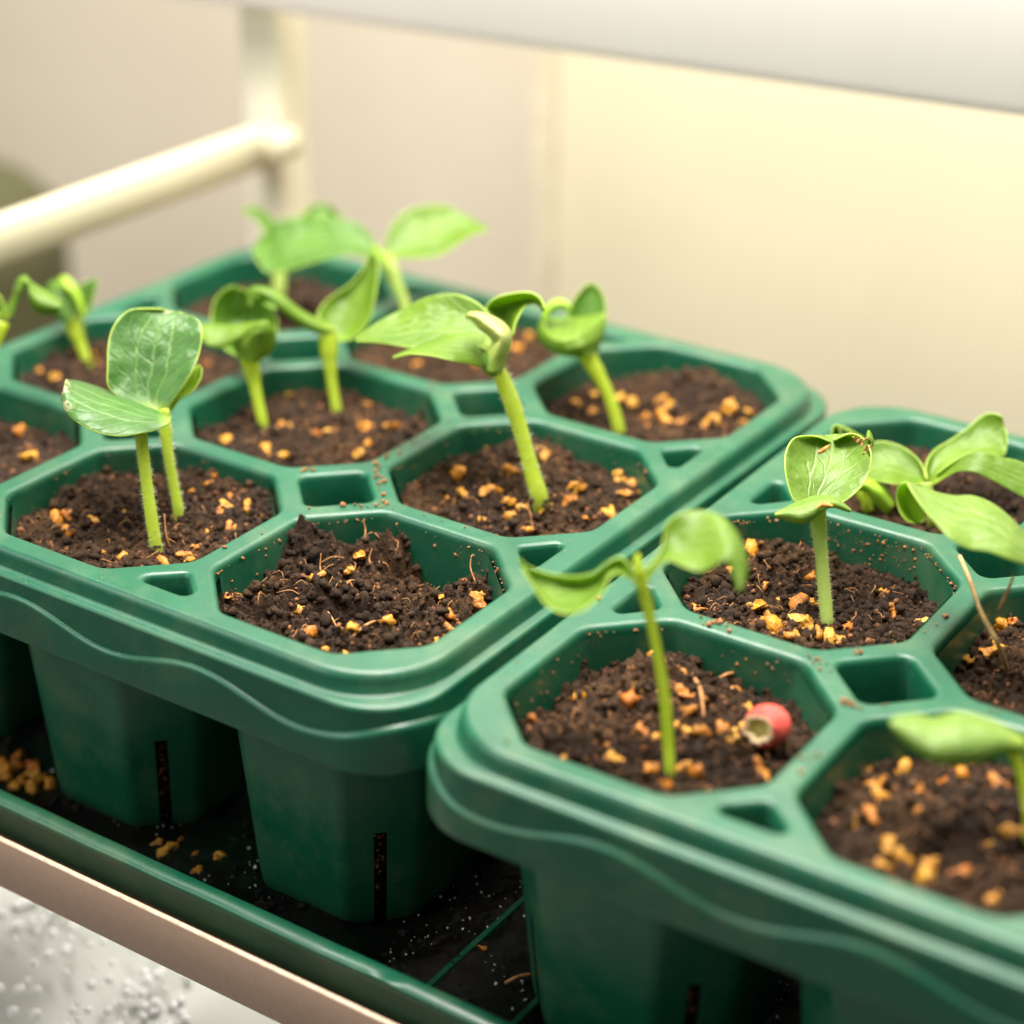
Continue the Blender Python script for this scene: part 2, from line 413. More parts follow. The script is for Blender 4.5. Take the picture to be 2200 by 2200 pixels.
def off_loop(L, d):
    out = []
    c = V((cxs, cys))
    for x, y in L:
        px, py = x-cxs, y-cys
        sxf = (hx-d)/hx; syf = (hy-d)/hy
        out.append((cxs+px*sxf, cys+py*syf))
    return out
profs = [(0.085, -1.215), (0.035, -1.12), (0.010, -1.02), (0.0, -1.006), (0.0, -0.992), (0.006, -0.984), (0.055, -0.975), (0.064, -0.982), (0.075, -1.00), (0.115, -1.15), (0.15, ZS)]
mb.loft([[(x, y+(0.004*noise.noise(V((x*4, y*4, i)))), z) for x, y in off_loop(BASE, d)] for i, (d, z) in enumerate(profs)], True, True)
mb.build('tray_shell', PL, saucer, sharp=55)
# floor ribs in the drip tray
for i in range(3):
    x = 0.62+i*0.34
    mb = MB(); pr_ = [(x-0.018, ZS-0.002), (x-0.010, ZS+0.037), (x+0.010, ZS+0.037), (x+0.018, ZS-0.002)]
    mb.loft([[(q, y, z) for q, z in pr_] for y in (SY0+0.22, SY1-0.22)], True, True)
    mb.build('floor_rib', PL, saucer, sharp=40)
# wet soil layer in the tray
def wet_h(x, y):
    n_ = noise.fractal(V((x*3.2, y*3.2, 3.3)), 0.9, 2.1, 4)
    f = noise.fractal(V((x*38, y*38, 1.3)), 0.7, 2.0, 3)
    return ZS+0.026+0.020*n_+0.009*f*(1 if n_ > -0.1 else 0.3)
mb = MB(); nx, ny = 330, 150
X = np.linspace(SX0+0.16, SX1-0.16, nx); Y = np.linspace(SY0+0.16, SY1-0.16, ny)
vs = [(x, y, wet_h(x, y)) for y in Y for x in X]
fs = [(j*nx+i, j*nx+i+1, (j+1)*nx+i+1, (j+1)*nx+i) for j in range(ny-1) for i in range(nx-1)]
mb.add(vs, fs)
o = mb.build('wet_soil', WATER, loc=(cxs, cys, ZS)); props(o, 'wet black soil and water film spread over the floor of the drip tray', 'wet soil', kind='stuff')

def rock(seed, n=2, amp=0.35, sub=1):
    bm = bmesh.new(); bmesh.ops.create_icosphere(bm, subdivisions=sub, radius=1)
    r = random.Random(seed)
    off = V((r.random()*50, r.random()*50, r.random()*50))
    for v in bm.verts: v.co *= 1+amp*noise.noise(v.co*1.1+off)*1.6+amp*0.5*noise.noise(v.co*2.7+off)
    vs = [v.co.copy() for v in bm.verts]; fs = [tuple(x.index for x in f.verts) for f in bm.faces]; bm.free()
    return vs, fs
ROCK0 = [rock(i, sub=1, amp=0.7) for i in range(12)]
def rnd_rot(r): return Euler((r.uniform(0, 6.28), r.uniform(0, 6.28), r.uniform(0, 6.28))).to_matrix()
def scatter_rocks(mb, pts, r, smin, smax, m=0, flat=1.0):
    for p in pts:
        vs, fs = r.choice(ROCK0); R_ = rnd_rot(r); s = smin+(smax-smin)*r.random()**4
        sc_ = V((s*r.uniform(.7, 1.2), s*r.uniform(.7, 1.2), s*r.uniform(.6, 1.0)))
        q = [R_ @ V((v.x*sc_.x, v.y*sc_.y, v.z*sc_.z)) for v in vs]
        mb.add([(p[0]+v.x, p[1]+v.y, p[2]+v.z*flat) for v in q], fs, m)
# glistening wet crumbs in the drip tray
r = random.Random(5); mb = MB(); pts = []
for _ in range(2600):
    x = r.uniform(SX0+0.2, 2.2); y = r.uniform(SY0+0.17, 1.4)
    if noise.noise(V((x*2.2, y*2.2, 9))) < -0.12: continue
    pts.append((x, y, wet_h(x, y)+0.003))
scatter_rocks(mb, pts, r, 0.008, 0.026)
props(mb.build('wet_crumbs', WET, loc=(cxs, cys, ZS)), 'wet black crumbs of soil glistening on the floor of the drip tray', 'soil crumbs', kind='stuff')

mb = MB(); r = random.Random(12); pts = []  # white beads added as glints over the wet soil
for _ in range(2400):
    x = r.uniform(SX0+0.25, 2.0); y = r.uniform(SY0+0.17, 1.2)
    if noise.noise(V((x*3, y*3, 4))) < 0.05: continue
    pts.append((x, y, wet_h(x, y)+0.006))
scatter_rocks(mb, pts, r, 0.0025, 0.007)
props(mb.build('water_glint_beads', DROP, loc=(cxs, cys, ZS)), 'tiny white water beads added as glints on the black soil in the drip tray', 'glint beads', kind='stuff')

# ------------------------------------------------------------------ cell trays
A_O, C_O = 0.474, 0.246          # opening of a cell at the rim plane
POT_H = 1.18
def build_tray(name, ox, oy, rot, label):
    root = empty(name, (ox, oy, -POT_H)); root.rotation_euler = (0, 0, rot)
    props(root, label, 'seed tray', 'green nine-cell seed trays standing side by side')
    # all geometry below is given in tray space and placed through root
    def put(mb, nm, sharp=40, **kw):
        me_o = mesh_obj(nm, mb.v, mb.f, [PL], None, (0, 0, 0), True, None, mb.m, sharp)
        me_o.parent = root; me_o.location = (0, 0, POT_H*S); return me_o
    cx, cy = (1.0, 1.0) if name == 'B' else (1.0, 1.0)
    k = 14
    def rl(s, r_): return rect_loop(1.0, 1.0, 1.0+s, 1.0+s, r_, k)
    # flat top with holes
    outer = rl(0.530, 0.30)
    loops2d = [outer]; holes = []
    for i in range(3):
        for j in range(3):
            holes.append((rounded_loop(oct_pts(i, j, A_O, C_O), [0.11]*8, 6), 'cell', (i, j)))
    # diamond holes between four cells, triangles at the edges
    dmd = 0.148
    for i in range(2):
        for j in range(2):
            c = (i+.5, j+.5); d = dmd*1.42
            holes.append((rounded_loop([(c[0]+d, c[1]), (c[0], c[1]+d), (c[0]-d, c[1]), (c[0], c[1]-d)], [0.062]*4, 6), 'void', None))
    d = 0.125
    for i in range(2):
        for (c, n_) in (((i+.5, -0.462), (0, 1)), ((i+.5, 2.462), (0, -1)), ((-0.462, i+.5), (1, 0)), ((2.462, i+.5), (-1, 0))):
            t_ = (-n_[1], n_[0]); dd = 0.195
            pts_ = [(c[0]-t_[0]*dd, c[1]-t_[1]*dd), (c[0]+t_[0]*dd, c[1]+t_[1]*dd), (c[0]+n_[0]*0.175, c[1]+n_[1]*0.175)]
            # ccw check
            ar = sum(pts_[q][0]*pts_[(q+1) % 3][1]-pts_[(q+1) % 3][0]*pts_[q][1] for q in range(3))
            if ar < 0: pts_ = pts_[::-1]
            holes.append((rounded_loop(pts_, [0.045]*3, 6), 'void', None))
    vs = []; edges = []; polys = []
    def addloop(L):
        n0 = len(vs); vs.extend(V(p) for p in L)
        for q in range(len(L)): edges.append((n0+q, n0+(q+1) % len(L)))
    addloop(outer)
    for L, _, _ in holes: addloop(L)
    ov, oe, of, *_ = delaunay_2d_cdt(vs, edges, [], 0, 1e-6)
    def inside(pt, L):
        c_ = False; x, y = pt
        for q in range(len(L)):
            x1_, y1_ = L[q]; x2_, y2_ = L[q-1]
            if (y1_ > y) != (y2_ > y) and x < (x2_-x1_)*(y-y1_)/(y2_-y1_)+x1_: c_ = not c_
        return c_
    mb = MB(); keep = []
    for f in of:
        c = sum((ov[q] for q in f), V((0, 0)))/len(f)
        if not inside(c, outer): continue
        if any(inside(c, L) for L, _, _ in holes if abs(L[0][0]-c.x) < 1 and abs(L[0][1]-c.y) < 1.2): continue
        keep.append(tuple(f))
    mb.add([(p.x, p.y, 0) for p in ov], keep)
    # outer profile: bevel, step wall, ledge, apron with the wave ridge
    def shrink(L, d_):       # offset towards the loop's centroid-normal
        n_ = len(L); out = []
        for q in range(n_):
            t_ = (V(L[(q+1) % n_])-V(L[q-1]))
            if t_.length < 1e-9: out.append(L[q]); continue
            t_.normalize(); out.append((L[q][0]-t_.y*d_, L[q][1]+t_.x*d_))
        return out
    prof = [(0.530, .300, 0), (0.536, .302, -0.0015), (0.545, .306, -0.010), (0.5495, .308, -0.022), (0.5515, .309, -0.030), (0.5555, .310, -0.066), (0.5575, .30, -0.0725), (0.5605, .295, -0.0745), (0.583, .272, -0.075), (0.589, .268, -0.0765), (0.5935, .266, -0.081), (0.5955, .265, -0.088)]
    st = 26
    def dl(s, r_):
        L = rl(s, r_); out = []
        # same count for all: subdivide the four straight runs
        for c_ in range(4):
            blk = L[c_*k:(c_+1)*k]; nxt = L[((c_+1)*k) % (4*k)]
            out += blk
            a_, b_ = V(blk[-1]), V(nxt)
            for q in range(1, 60): out.append(tuple(a_.lerp(b_, q/60)))
        return out
    mb.loft([[(x, y, z) for x, y in dl(s, r_)] for s, r_, z in prof])
    # apron with wave: the lower part stands proud
    L0 = dl(0.5965, 0.265); per = [0.0]
    for q in range(1, len(L0)): per.append(per[-1]+(V(L0[q])-V(L0[q-1])).length)
    # phase: measured along the front side from its right corner
    tot = per[-1]+(V(L0[0])-V(L0[-1])).length; wl = tot/round(tot/0.835)
    def wave(q):
        return -0.177+0.037*math.cos(2*math.pi*(per[q]+0.55)/wl)
    def ring(s, f): 
        L = dl(s, 0.265); return [(L[q][0], L[q][1], f(q)) for q in range(len(L))]
    mb.loft([ring(0.5955, lambda q: -0.088), ring(0.598, lambda q: wave(q)+0.010), ring(0.5985, lambda q: wave(q)+0.006),
             ring(0.6030, lambda q: wave(q)+0.003), ring(0.6085, lambda q: wave(q)-0.003), ring(0.6105, lambda q: wave(q)-0.010), ring(0.6108, lambda q: wave(q)-0.018),
             ring(0.612, lambda q: -0.300), ring(0.611, lambda q: -0.309), ring(0.606, lambda q: -0.313), ring(0.600, lambda q: -0.309), ring(0.596, lambda q: -0.29), ring(0.570, lambda q: -0.10), ring(0.53, lambda q: -0.095)])
    # voids: fillet and well
    for L, kind, _ in holes:
        pr_ = [(0.0, 0.0), (0.005, -0.0006), (0.011, -0.003), (0.016, -0.007), (0.020, -0.013), (0.0225, -0.022)]
        if kind == 'cell': pr_ += [(0.025, -0.05)]
        else: pr_ += [(0.028, -0.10), (0.042, -0.36)]
        mb.loft([[(x, y, z) for x, y in shrink(L, d_)] for d_, z in pr_], False, False)
    put(mb, 'rim', 40)
    # the nine pots
    for _, kind, ij in holes:
        if kind != 'cell': continue
        i, j = ij; pm = MB()
        def pl(a_, c_, r_, z):
            P8 = oct_pts(i, j, a_, c_)
            L = rounded_loop(P8, [r_]*8, 5)
            out = []
            for q in range(8):
                blk = L[q*5:(q+1)*5]; nxt = L[((q+1)*5) % 40]
                out += blk
                if q % 2 == 1:          # a chamfer follows: put the slot's two edges on it
                    a3, b3 = V(blk[-1]), V(nxt); ln = (b3-a3).length; mid = (a3+b3)/2; t3 = (b3-a3).normalized(); h = 0.023
                    out += [tuple(mid-t3*h), tuple(mid+t3*h)]
                else: out += [tuple(V(blk[-1]).lerp(V(nxt), .33)), tuple(V(blk[-1]).lerp(V(nxt), .67))]
            return [(x, y, z) for x, y in out]
        def sz(z): f = (-z)/POT_H; return 0.464-0.105*f, 0.238-0.055*f
        zs = [-0.03, -0.3, -0.75, -0.762, -0.768, -0.93, -1.10, -1.14, -1.165, -POT_H+0.006, -POT_H]
        lo = []
        for z in zs:
            a_, c_ = sz(z); r_ = 0.075
            if z < -1.11: a_ -= (abs(z)-1.11)**2*4.5; 
            lo.append(pl(a_, c_, r_, z))
        npl = len(lo[0])
        def skip(ii, jj):
            return ii >= 3 and (jj % 14) == 12          # second edge run: index 5..6 of the odd block
        pm.loft(lo, False, False, skip=skip)
        # slot reveals and the inner skin
        li = []
        for z in zs:
            a_, c_ = sz(z); a_ -= 0.022; c_ -= 0.012
            if z < -1.11: a_ -= (abs(z)-1.11)**2*4.5
            li.append(pl(a_, c_, 0.06, max(z, -POT_H+0.02)))
        pm.loft([l_[::-1] for l_ in li][0:1]+[l_[::-1] for l_ in li][1:], False, False, skip=lambda ii, jj: ii >= 3 and ((npl-2-jj) % 14) == 12)
        n0 = 0; n1 = npl*len(zs)
        for q in range(4):
            jj = q*14+12
            for ii in range(3, len(zs)-1):
                for e in (jj, jj+1):
                    e %= npl
                    o_a = ii*npl+e; o_b = (ii+1)*npl+e
                    r_a = n1+ii*npl+(npl-1-e); r_b = n1+(ii+1)*npl+(npl-1-e)
                    pm.f.append((o_a, o_b, r_b, r_a)); pm.m.append(0)
            ii = 3; e = jj; e2 = (jj+1) % npl
            pm.f.append((ii*npl+e, ii*npl+e2, n1+ii*npl+(npl-1-e2), n1+ii*npl+(npl-1-e))); pm.m.append(0)
        pm.f.append(tuple((len(zs)-1)*npl+q for q in range(npl))[::-1]); pm.m.append(0)
        put(pm, 'pot', 38)
    return root
BO = V((1.26512, -0.08688, 0)); BR = math.radians(0.831)
trayA = build_tray('seed_tray', -2.0, 0.0, 0.0, 'green seed tray on the left, whose front right cell holds only loose soil')
trayB = build_tray('seed_tray', BO.x, BO.y, BR, 'green seed tray on the right, with the red seed husk in one cell')
def cellA(u, v): return V((-u, v, 0))
def cellB(i, j):
    c, s = math.cos(BR), math.sin(BR); return V((BO.x+i*c-j*s, BO.y+i*s+j*c, 0))

# ------------------------------------------------------------------ soil
CELLS = {}
def soil_fn(key):
    cx, cy, base, mounds, rough, sd = CELLS[key]
    def h(x, y):
        lx, ly = x-cx, y-cy
        z = base+0.035*noise.noise(V((lx*2.6+sd, ly*2.6, sd)))
        for (mx, my, mr, mh) in mounds:
            z += mh*math.exp(-((lx-mx)**2+(ly-my)**2)/(2*mr*mr))
        n1 = noise.fractal(V((lx*9+sd*3, ly*9, sd)), 0.8, 2.1, 3)
        n2 = noise.turbulence(V((lx*26+sd, ly*26, sd*2)), 3, False)
        return z+rough*(0.020*n1+0.030*(n2-0.35))
    return h
def build_soil(key, ox, oy, rot, res, label, base=-0.15, mounds=(), rough=1.0, sd=1.0, crumbs=900):
    CELLS[key] = (ox, oy, base, mounds, rough, sd)
    h = soil_fn(key); mb = MB()
    a, c = 0.449, 0.231; n_ = res
    cr, sr = math.cos(rot), math.sin(rot)
    # polar-ish grid mapped to the octagon keeps the border clean
    def bound(th):
        x, y = math.cos(th), math.sin(th)
        return min(a/max(abs(x), 1e-6), a/max(abs(y), 1e-6), (a+c)/(abs(x)+abs(y)))
    na = n_*3; nr = n_
    verts = []
    for i in range(nr+1):
        f = (i/nr)**0.7
        for j in range(na):
            th = 2*math.pi*j/na; rr = bound(th)*f
            lx, ly = rr*math.cos(th), rr*math.sin(th)
            x, y = ox+lx*cr-ly*sr, oy+lx*sr+ly*cr
            z = h(x, y)
            verts.append((x, y, z))
    fs = [(i*na+j, i*na+(j+1) % na, (i+1)*na+(j+1) % na, (i+1)*na+j)[::-1] for i in range(nr) for j in range(na)]
    fs = [f[::-1] for f in fs][:]
    fs = [(f[0], f[3], f[2], f[1]) for f in fs]
    mb.add(verts, fs)
    # plug going down into the pot
    lp = []
    for z, s_ in ((None, 1.0), (-0.5, 0.80), (-1.14, 0.64)):
        row = []
        for j in range(na):
            th = 2*math.pi*j/na; rr = bound(th)*s_
            lx, ly = rr*math.cos(th), rr*math.sin(th); x, y = ox+lx*cr-ly*sr, oy+lx*sr+ly*cr
            row.append((x, y, h(x, y)-0.002 if z is None else z))
        lp.append(row)
    mb.loft([l_[::-1] for l_ in lp], False, False)
    rr_ = random.Random(int(sd*77)); pts = []
    for _ in range(int(crumbs*2.6)):
        th = rr_.uniform(0, 2*math.pi); q = math.sqrt(rr_.random())*bound(th)*0.99
        x, y = q*math.cos(th), q*math.sin(th); x, y = ox+x*cr-y*sr, oy+x*sr+y*cr
        pts.append((x, y, h(x, y)+0.002))
    nsp = int(len(pts)*.80)
    scatter_rocks(mb, pts[:nsp], rr_, 0.003, 0.023)
    scatter_rocks(mb, pts[nsp:], rr_, 0.003, 0.013, m=2)
    if key in ('A00', 'A10', 'B00'):
        sp_ = []
        for _ in range(16):
            z_ = rr_.uniform(-1.12, -0.80); f_ = -z_/POT_H; m_ = ((0.464-0.105*f_)+(0.238-0.055*f_))/2-0.030; t_ = rr_.uniform(-.012, .012)
            lx, ly = m_+t_, -m_+t_; sp_.append((ox+lx*cr-ly*sr, oy+lx*sr+ly*cr, z_))
        scatter_rocks(mb, sp_[:8], rr_, 0.006, 0.014, m=1); scatter_rocks(mb, sp_[8:], rr_, 0.008, 0.018, m=2)
    # fine hair roots
    for _ in range(max(6, crumbs//26)):
        th = rr_.uniform(0, 2*math.pi); q = math.sqrt(rr_.random())*bound(th)*0.85
        x, y = ox+q*math.cos(th), oy+q*math.sin(th); d = rr_.uniform(0, 6.28); L_ = rr_.uniform(.02, .08); z = h(x, y)
        p0 = V((x, y, z)); p1 = p0+V((math.cos(d)*L_*.4, math.sin(d)*L_*.4, rr_.uniform(.008, .028))); p2 = p0+V((math.cos(d+.5)*L_, math.sin(d+.5)*L_, rr_.uniform(-.005, .02)))
        tube_mb(mb, [p0, p1, p2], [0.0018, 0.0015, 0.0008], 4, 7, m=1)
    o = mb.build('potting_soil', [SOIL, FIBRE, SOIL2], loc=(ox, oy, base))
    props(o, label, 'soil', kind='stuff')
    return o
def hits(key, px, py):
    h = soil_fn(key); d = ray(px, py); t = (0.15-CAM.z)/d.z; p = CAM+d*t
    for _ in range(400):
        if p.z <= h(p.x, p.y): break
        p = p+d*0.004
    return p
soils = [
 ('A00', cellA(0, 0), 0, 110, 'rough crumbly soil with a clump and a dark hollow in the front right cell of the left tray', -0.120,
   ((-0.26, 0.05, 0.10, 0.10), (-0.02, 0.20, 0.085, 0.17), (-0.17, 0.30, 0.06, 0.10), (0.02, -0.06, 0.045, -0.10), (0.16, 0.34, 0.08, -0.12), (-0.12, -0.28, 0.11, 0.085), (0.26, -0.12, 0.12, 0.075), (-0.36, 0.16, 0.05, -0.14), (0.06, -0.24, 0.08, 0.06)), 2.0, 3.1, 1700),
 ('A10', cellA(1, 0), 0, 90, 'brown soil around two close stems in the front middle cell of the left tray', -0.090, ((0.2, 0.25, .15, .03), (0.0, -0.1, .2, -0.02)), 1.0, 4.4, 1300),
 ('A20', cellA(2, 0), 0, 50, 'soil in the front left cell of the left tray, cut by the picture edge', -0.115, (), 1.0, 5.9, 400),
 ('A01', cellA(0, 1), 0, 90, 'brown soil around the tall leaning stem in the middle right cell of the left tray', -0.100, ((-0.2, 0.3, .1, .06), (-0.28, 0.0, .07, .05)), 1.1, 6.3, 1200),
 ('A11', cellA(1, 1), 0, 70, 'brown soil with two stems in the central cell of the left tray', -0.105, ((-.2, .1, .12, .03),), 1.0, 7.7, 800),
 ('A21', cellA(2, 1), 0, 50, 'soil at the foot of the short cupped seedling at the left side of the left tray', -0.095, (), 1.0, 8.2, 450),
 ('A02', cellA(0, 2), 0, 60, 'heaped soil in the back right cell of the left tray', -0.125, ((0.05, 0.30, .11, .12), (0.22, 0.2, .10, .08)), 1.2, 9.1, 600),
 ('A12', cellA(1, 2), 0, 50, 'soil in the back middle cell of the left tray, below the broad leaves', -0.105, (), 1.0, 10.4, 400),
 ('A22', cellA(2, 2), 0, 40, 'soil in the back left corner cell of the left tray', -0.115, (), 1.0, 11.6, 300),
 ('B00', cellB(0, 0), BR, 90, 'loose soil with the red seed husk in the front left cell of the right tray', -0.140, ((-0.18, 0.26, .13, .075), (0.1, 0.0, .15, .03), (-0.22, -0.3, .12, .05)), 1.3, 12.9, 1300),
 ('B01', cellB(0, 1), BR, 110, 'dark soil with a heap of amber pellets in the middle left cell of the right tray', -0.135, ((-0.26, 0.12, .12, .07), (0.25, -0.1, .15, .04)), 1.15, 13.5, 1700),
 ('B02', cellB(0, 2), BR, 60, 'soil in the back left cell of the right tray, behind the upright ribbed leaf', -0.115, (), 1.0, 14.2, 500),
 ('B10', cellB(1, 0), BR, 80, 'blurred soil dotted with amber pellets in the front middle cell of the right tray', -0.140, (), 1.2, 15.8, 1000),
 ('B11', cellB(1, 1), BR, 70, 'soil with a long loose root in the central cell of the right tray, at the right edge', -0.135, (), 1.2, 16.1, 800),
 ('B12', cellB(1, 2), BR, 40, 'soil in the back middle cell of the right tray', -0.115, (), 1.0, 17.2, 200),
]
def spot(px, py, c, r, h, z=-0.12):
    p = on_plane(px, py, 2, z); return (p.x-c.x, p.y-c.y, r, h)
_c = cellA(0, 0)
A00M = tuple(spot(px, py, _c, r, h) for px, py, r, h in ((762, 1325, .050, -.16), (925, 1205, .10, -.13), (505, 1235, .07, -.13), (655, 1185, .085, .10), (850, 1180, .055, .12), (590, 1275, .09, .05), (720, 1385, .10, .03), (880, 1330, .12, .03), (1010, 1260, .08, .04), (690, 1290, .05, .05)))
soils[0] = soils[0][:6]+(A00M,)+soils[0][7:]
for key, c, rot, res, lab, base, mounds, rough, sd, cr in soils:
    build_soil(key, c.x, c.y, rot, res, lab, base, mounds, rough, sd, cr)

# ------------------------------------------------------------------ amber pellets, one object each
PELL = {
 'A00': (400, 1000, .4141, [(895,465,1.1),(690,570,.9),(785,610,1.1),(845,545,.8),(595,750,.8),(530,845,1.1),(640,865,1.0),(865,840,.9),(1050,810,.9),(1515,665,.8),(1515,705,1.2),(1450,605,.6),(1365,775,1.0),(1365,835,.9),(1305,690,.8),(1290,910,1.2),(740,965,1.1),(835,990,1.1),(955,975,.5),(1320,880,.6),(215,675,.7),(258,678,.8)]),
 'A10': (0, 900, .3313, [(1390,365,.9),(1365,430,1.1),(1250,465,.8),(1510,500,1.3),(1465,560,1.1),(1595,560,1.1),(1430,595,.9),(440,610,1.0),(365,650,1.2),(610,635,1.0),(800,610,.9),(885,635,.9),(1120,645,1.1),(435,730,.9),(635,865,1.0),(790,915,1.3),(1055,930,1.3),(1200,880,1.0),(1235,910,.8),(1265,830,.6),(1350,730,1.0),(1490,700,1.0),(125,680,.6),(1675,635,.6),(1765,410,.8)]),
 'A11': (350, 700, .3364, [(825,450,1.0),(750,640,1.0),(835,645,1.0),(975,700,1.1),(1045,665,.8),(1105,665,.6),(1285,645,1.3),(1470,645,1.5),(1440,655,.9),(650,790,1.5),(775,820,1.1),(410,735,1.3),(1305,500,.8),(1540,540,1.0),(1250,815,1.0),(1300,750,.8),(350,540,.6)]),
 'A01': (800, 850, .3364, [(1085,380,1.4),(1125,365,.8),(890,475,1.6),(550,490,1.1),(590,630,1.2),(735,605,1.1),(800,605,.9),(880,670,1.4),(465,650,.8),(700,795,1.0),(895,785,1.3),(990,865,1.2),(960,720,1.0),(1060,640,1.1),(1100,700,1.1),(1300,585,1.4),(1265,665,1.3),(1195,620,.8),(1520,755,1.4),(1575,495,1.0),(1620,500,.8),(1580,545,.9),(1665,570,1.0),(1630,630,.9),(1710,620,.8),(1580,625,.8),(1360,780,.6),(1155,650,.6)]),
 'A02': (1100, 700, .3623, [(470,420,1.4),(380,465,.9),(470,510,1.0),(640,430,1.0),(710,460,1.1),(890,435,1.2),(930,480,1.3),(910,555,1.8),(800,540,1.2),(800,600,.8),(1030,565,1.3),(1190,560,1.3),(1150,605,1.2),(1285,480,1.3),(1400,510,1.1),(1260,590,.7),(1370,570,.8)]),
 'A12': (600, 400, .3623, [(1485,890,1.3),(1405,965,1.2),(1165,1075,1.1),(805,1060,1.0)]),
 'A21': (0, 500, .4658, [(250,665,1.0),(445,610,1.0),(960,610,1.2),(440,560,.8),(180,640,.7)]),
 'A20': (0, 400, .3106, [(130,1690,1.2),(195,1870,1.6)]),
 'B00': (1000, 1280, .43996, [(555,495,1.2),(745,320,.7),(905,300,1.0),(1060,385,.8),(1065,475,1.4),(810,510,1.2),(845,450,.8),(865,650,1.1),(880,697,.9),(950,690,1.0),(1035,640,1.0),(1095,655,1.1),(1155,670,1.2),(1310,690,1.0),(1250,655,1.1),(1335,640,1.0),(1385,560,1.1),(1095,555,.9),(730,800,1.3),(940,840,1.4),(980,910,1.4),(1125,860,.9),(1065,835,1.0),(1405,830,1.2),(1430,895,1.2),(1320,460,.8),(330,605,.9),(885,745,.8),(690,730,.6),(480,790,.9),(1165,480,.9)]),
 'B01': (1350, 1050, .4141, [(630,320,1.3),(955,465,1.4),(660,600,1.5),(695,620,1.3),(840,590,1.4),(885,600,1.4),(950,605,1.5),(700,700,1.4),(745,720,1.4),(800,680,1.3),(780,750,1.2),(830,765,1.3),(915,705,1.9),(980,750,1.1),(1040,770,1.1),(1130,715,1.2),(1325,535,.8),(1350,610,.9),(1380,660,.8),(715,500,.7),(365,620,1.1),(540,435,.9),(1090,795,1.2),(1520,685,.8),(735,665,1.0),(860,745,.9)]),
 'B10': (1650, 1350, .3623, [(620,840,1.3),(640,930,1.4),(670,1010,1.3),(790,835,1.4),(1045,895,1.3),(600,1110,1.5),(470,1140,1.2),(905,1090,1.0),(710,1280,1.2),(790,1360,1.3),(950,1390,1.7),(940,1490,1.4),(685,1420,1.2),(1140,1460,1.2),(1320,1280,1.2),(1465,1220,1.5),(1360,900,1.3),(1320,1600,1.5),(1150,860,.8),(910,955,.8),(740,945,.9)]),
 'B11': (1600, 850, .3106, [(1790,1610,1.4),(1690,1770,1.3),(1560,1830,1.1),(1740,1730,1.2),(1470,1800,.9),(1850,1560,.8)]),
}
WHERE = {'A00': 'loose soil', 'A10': 'soil round the close pair of stems', 'A11': 'soil of the central cell',
 'A01': 'soil round the tall leaning stem', 'A02': 'heaped soil at the back right', 'A12': 'soil at the back middle', 'A21': 'soil by the short cupped seedling',
 'A20': 'soil at the left picture edge', 'B00': 'soil beside the red husk', 'B01': 'soil under the heart-shaped leaf', 'B10': 'blurred soil at bottom right', 'B11': 'soil by the long pale root',
 'T': 'wet drip tray floor'}
ORD = ['leftmost', 'second', 'third', 'fourth', 'fifth', 'sixth', 'seventh', 'eighth', 'ninth', 'tenth', 'eleventh', 'twelfth', 'thirteenth', 'fourteenth', 'fifteenth', 'sixteenth', 'seventeenth', 'eighteenth', 'nineteenth', 'twentieth']
PM = []
for i in range(7):
    vs, fs = rock(100+i, amp=0.85, sub=2)
    me = bpy.data.meshes.new('pellet'); me.from_pydata([(v*0.026*S)[:] for v in vs], [], fs); me.materials.append(PEL)
    me.polygons.foreach_set('use_smooth', [i % 2 == 0]*len(me.polygons)); PM.append(me)
rp = random.Random(3)
pell_rec = {}
def pellet(p, size, key):
    o = bpy.data.objects.new('pellet', rp.choice(PM)); col.objects.link(o); o.location = p*S
    o.rotation_euler = (rp.uniform(-.5, .5), rp.uniform(-.5, .5), rp.uniform(0, 6.28))
    s = size*0.80
    o.scale = (s*rp.uniform(1.0, 1.35), s*rp.uniform(.75, 1.0), s*rp.uniform(.7, .95))
    tone = 'small amber pellet' if size < 0.85 else ('large amber pellet' if size > 1.35 else 'amber pellet')
    pell_rec.setdefault((key, tone), []).append(o)
for key, (ox, oy, s, L) in PELL.items():
    for x, y, z in L:
        p = hits(key, ox+x*s, oy+y*s); pellet(p-V((0, 0, 0.003)), z, key)
TR = [(345,1815,1.0),(365,1830,1.7),(388,1812,.8),(420,1835,.7),(423,1875,1.1),(395,1890,.5),(470,1840,1.1),(548,1960,.5),(1035,2040,.9),
      (6,1641,1.2),(8,1660,1.1),(35,1640,1.2),(42,1620,1.1),(72,1645,1.4),(66,1662,1.0),(50,1676,1.2),(70,1683,1.2),(70,1697,1.1),(86,1674,.9),(108,1686,1.1),(33,1691,1.0),(22,1655,1.0),(12,1672,.9)]
for x, y, z in TR:
    p = on_plane(x, y, 2, ZS+0.02); pellet(p, z, 'T')
def screen_x(o):
    q = RM.transposed() @ (o.location/S-CAM); return q.x/-q.z
for (key, tone), L in pell_rec.items():
    L.sort(key=screen_x)
    for i, o in enumerate(L):
        if len(L) == 1: lab = 'the only %s on the %s' % (tone, WHERE[key])
        elif i == 0: lab = 'leftmost %s on the %s' % (tone, WHERE[key])
        elif i == len(L)-1: lab = 'rightmost %s on the %s' % (tone, WHERE[key])
        elif i < len(L)/2: lab = '%s on the %s, %s from the left' % (tone, WHERE[key], ORD[i])
        else: lab = '%s on the %s, %s from the right' % (tone, WHERE[key], ORD[len(L)-1-i])
        props(o, lab, 'pellet', 'amber pellets on the '+WHERE[key])

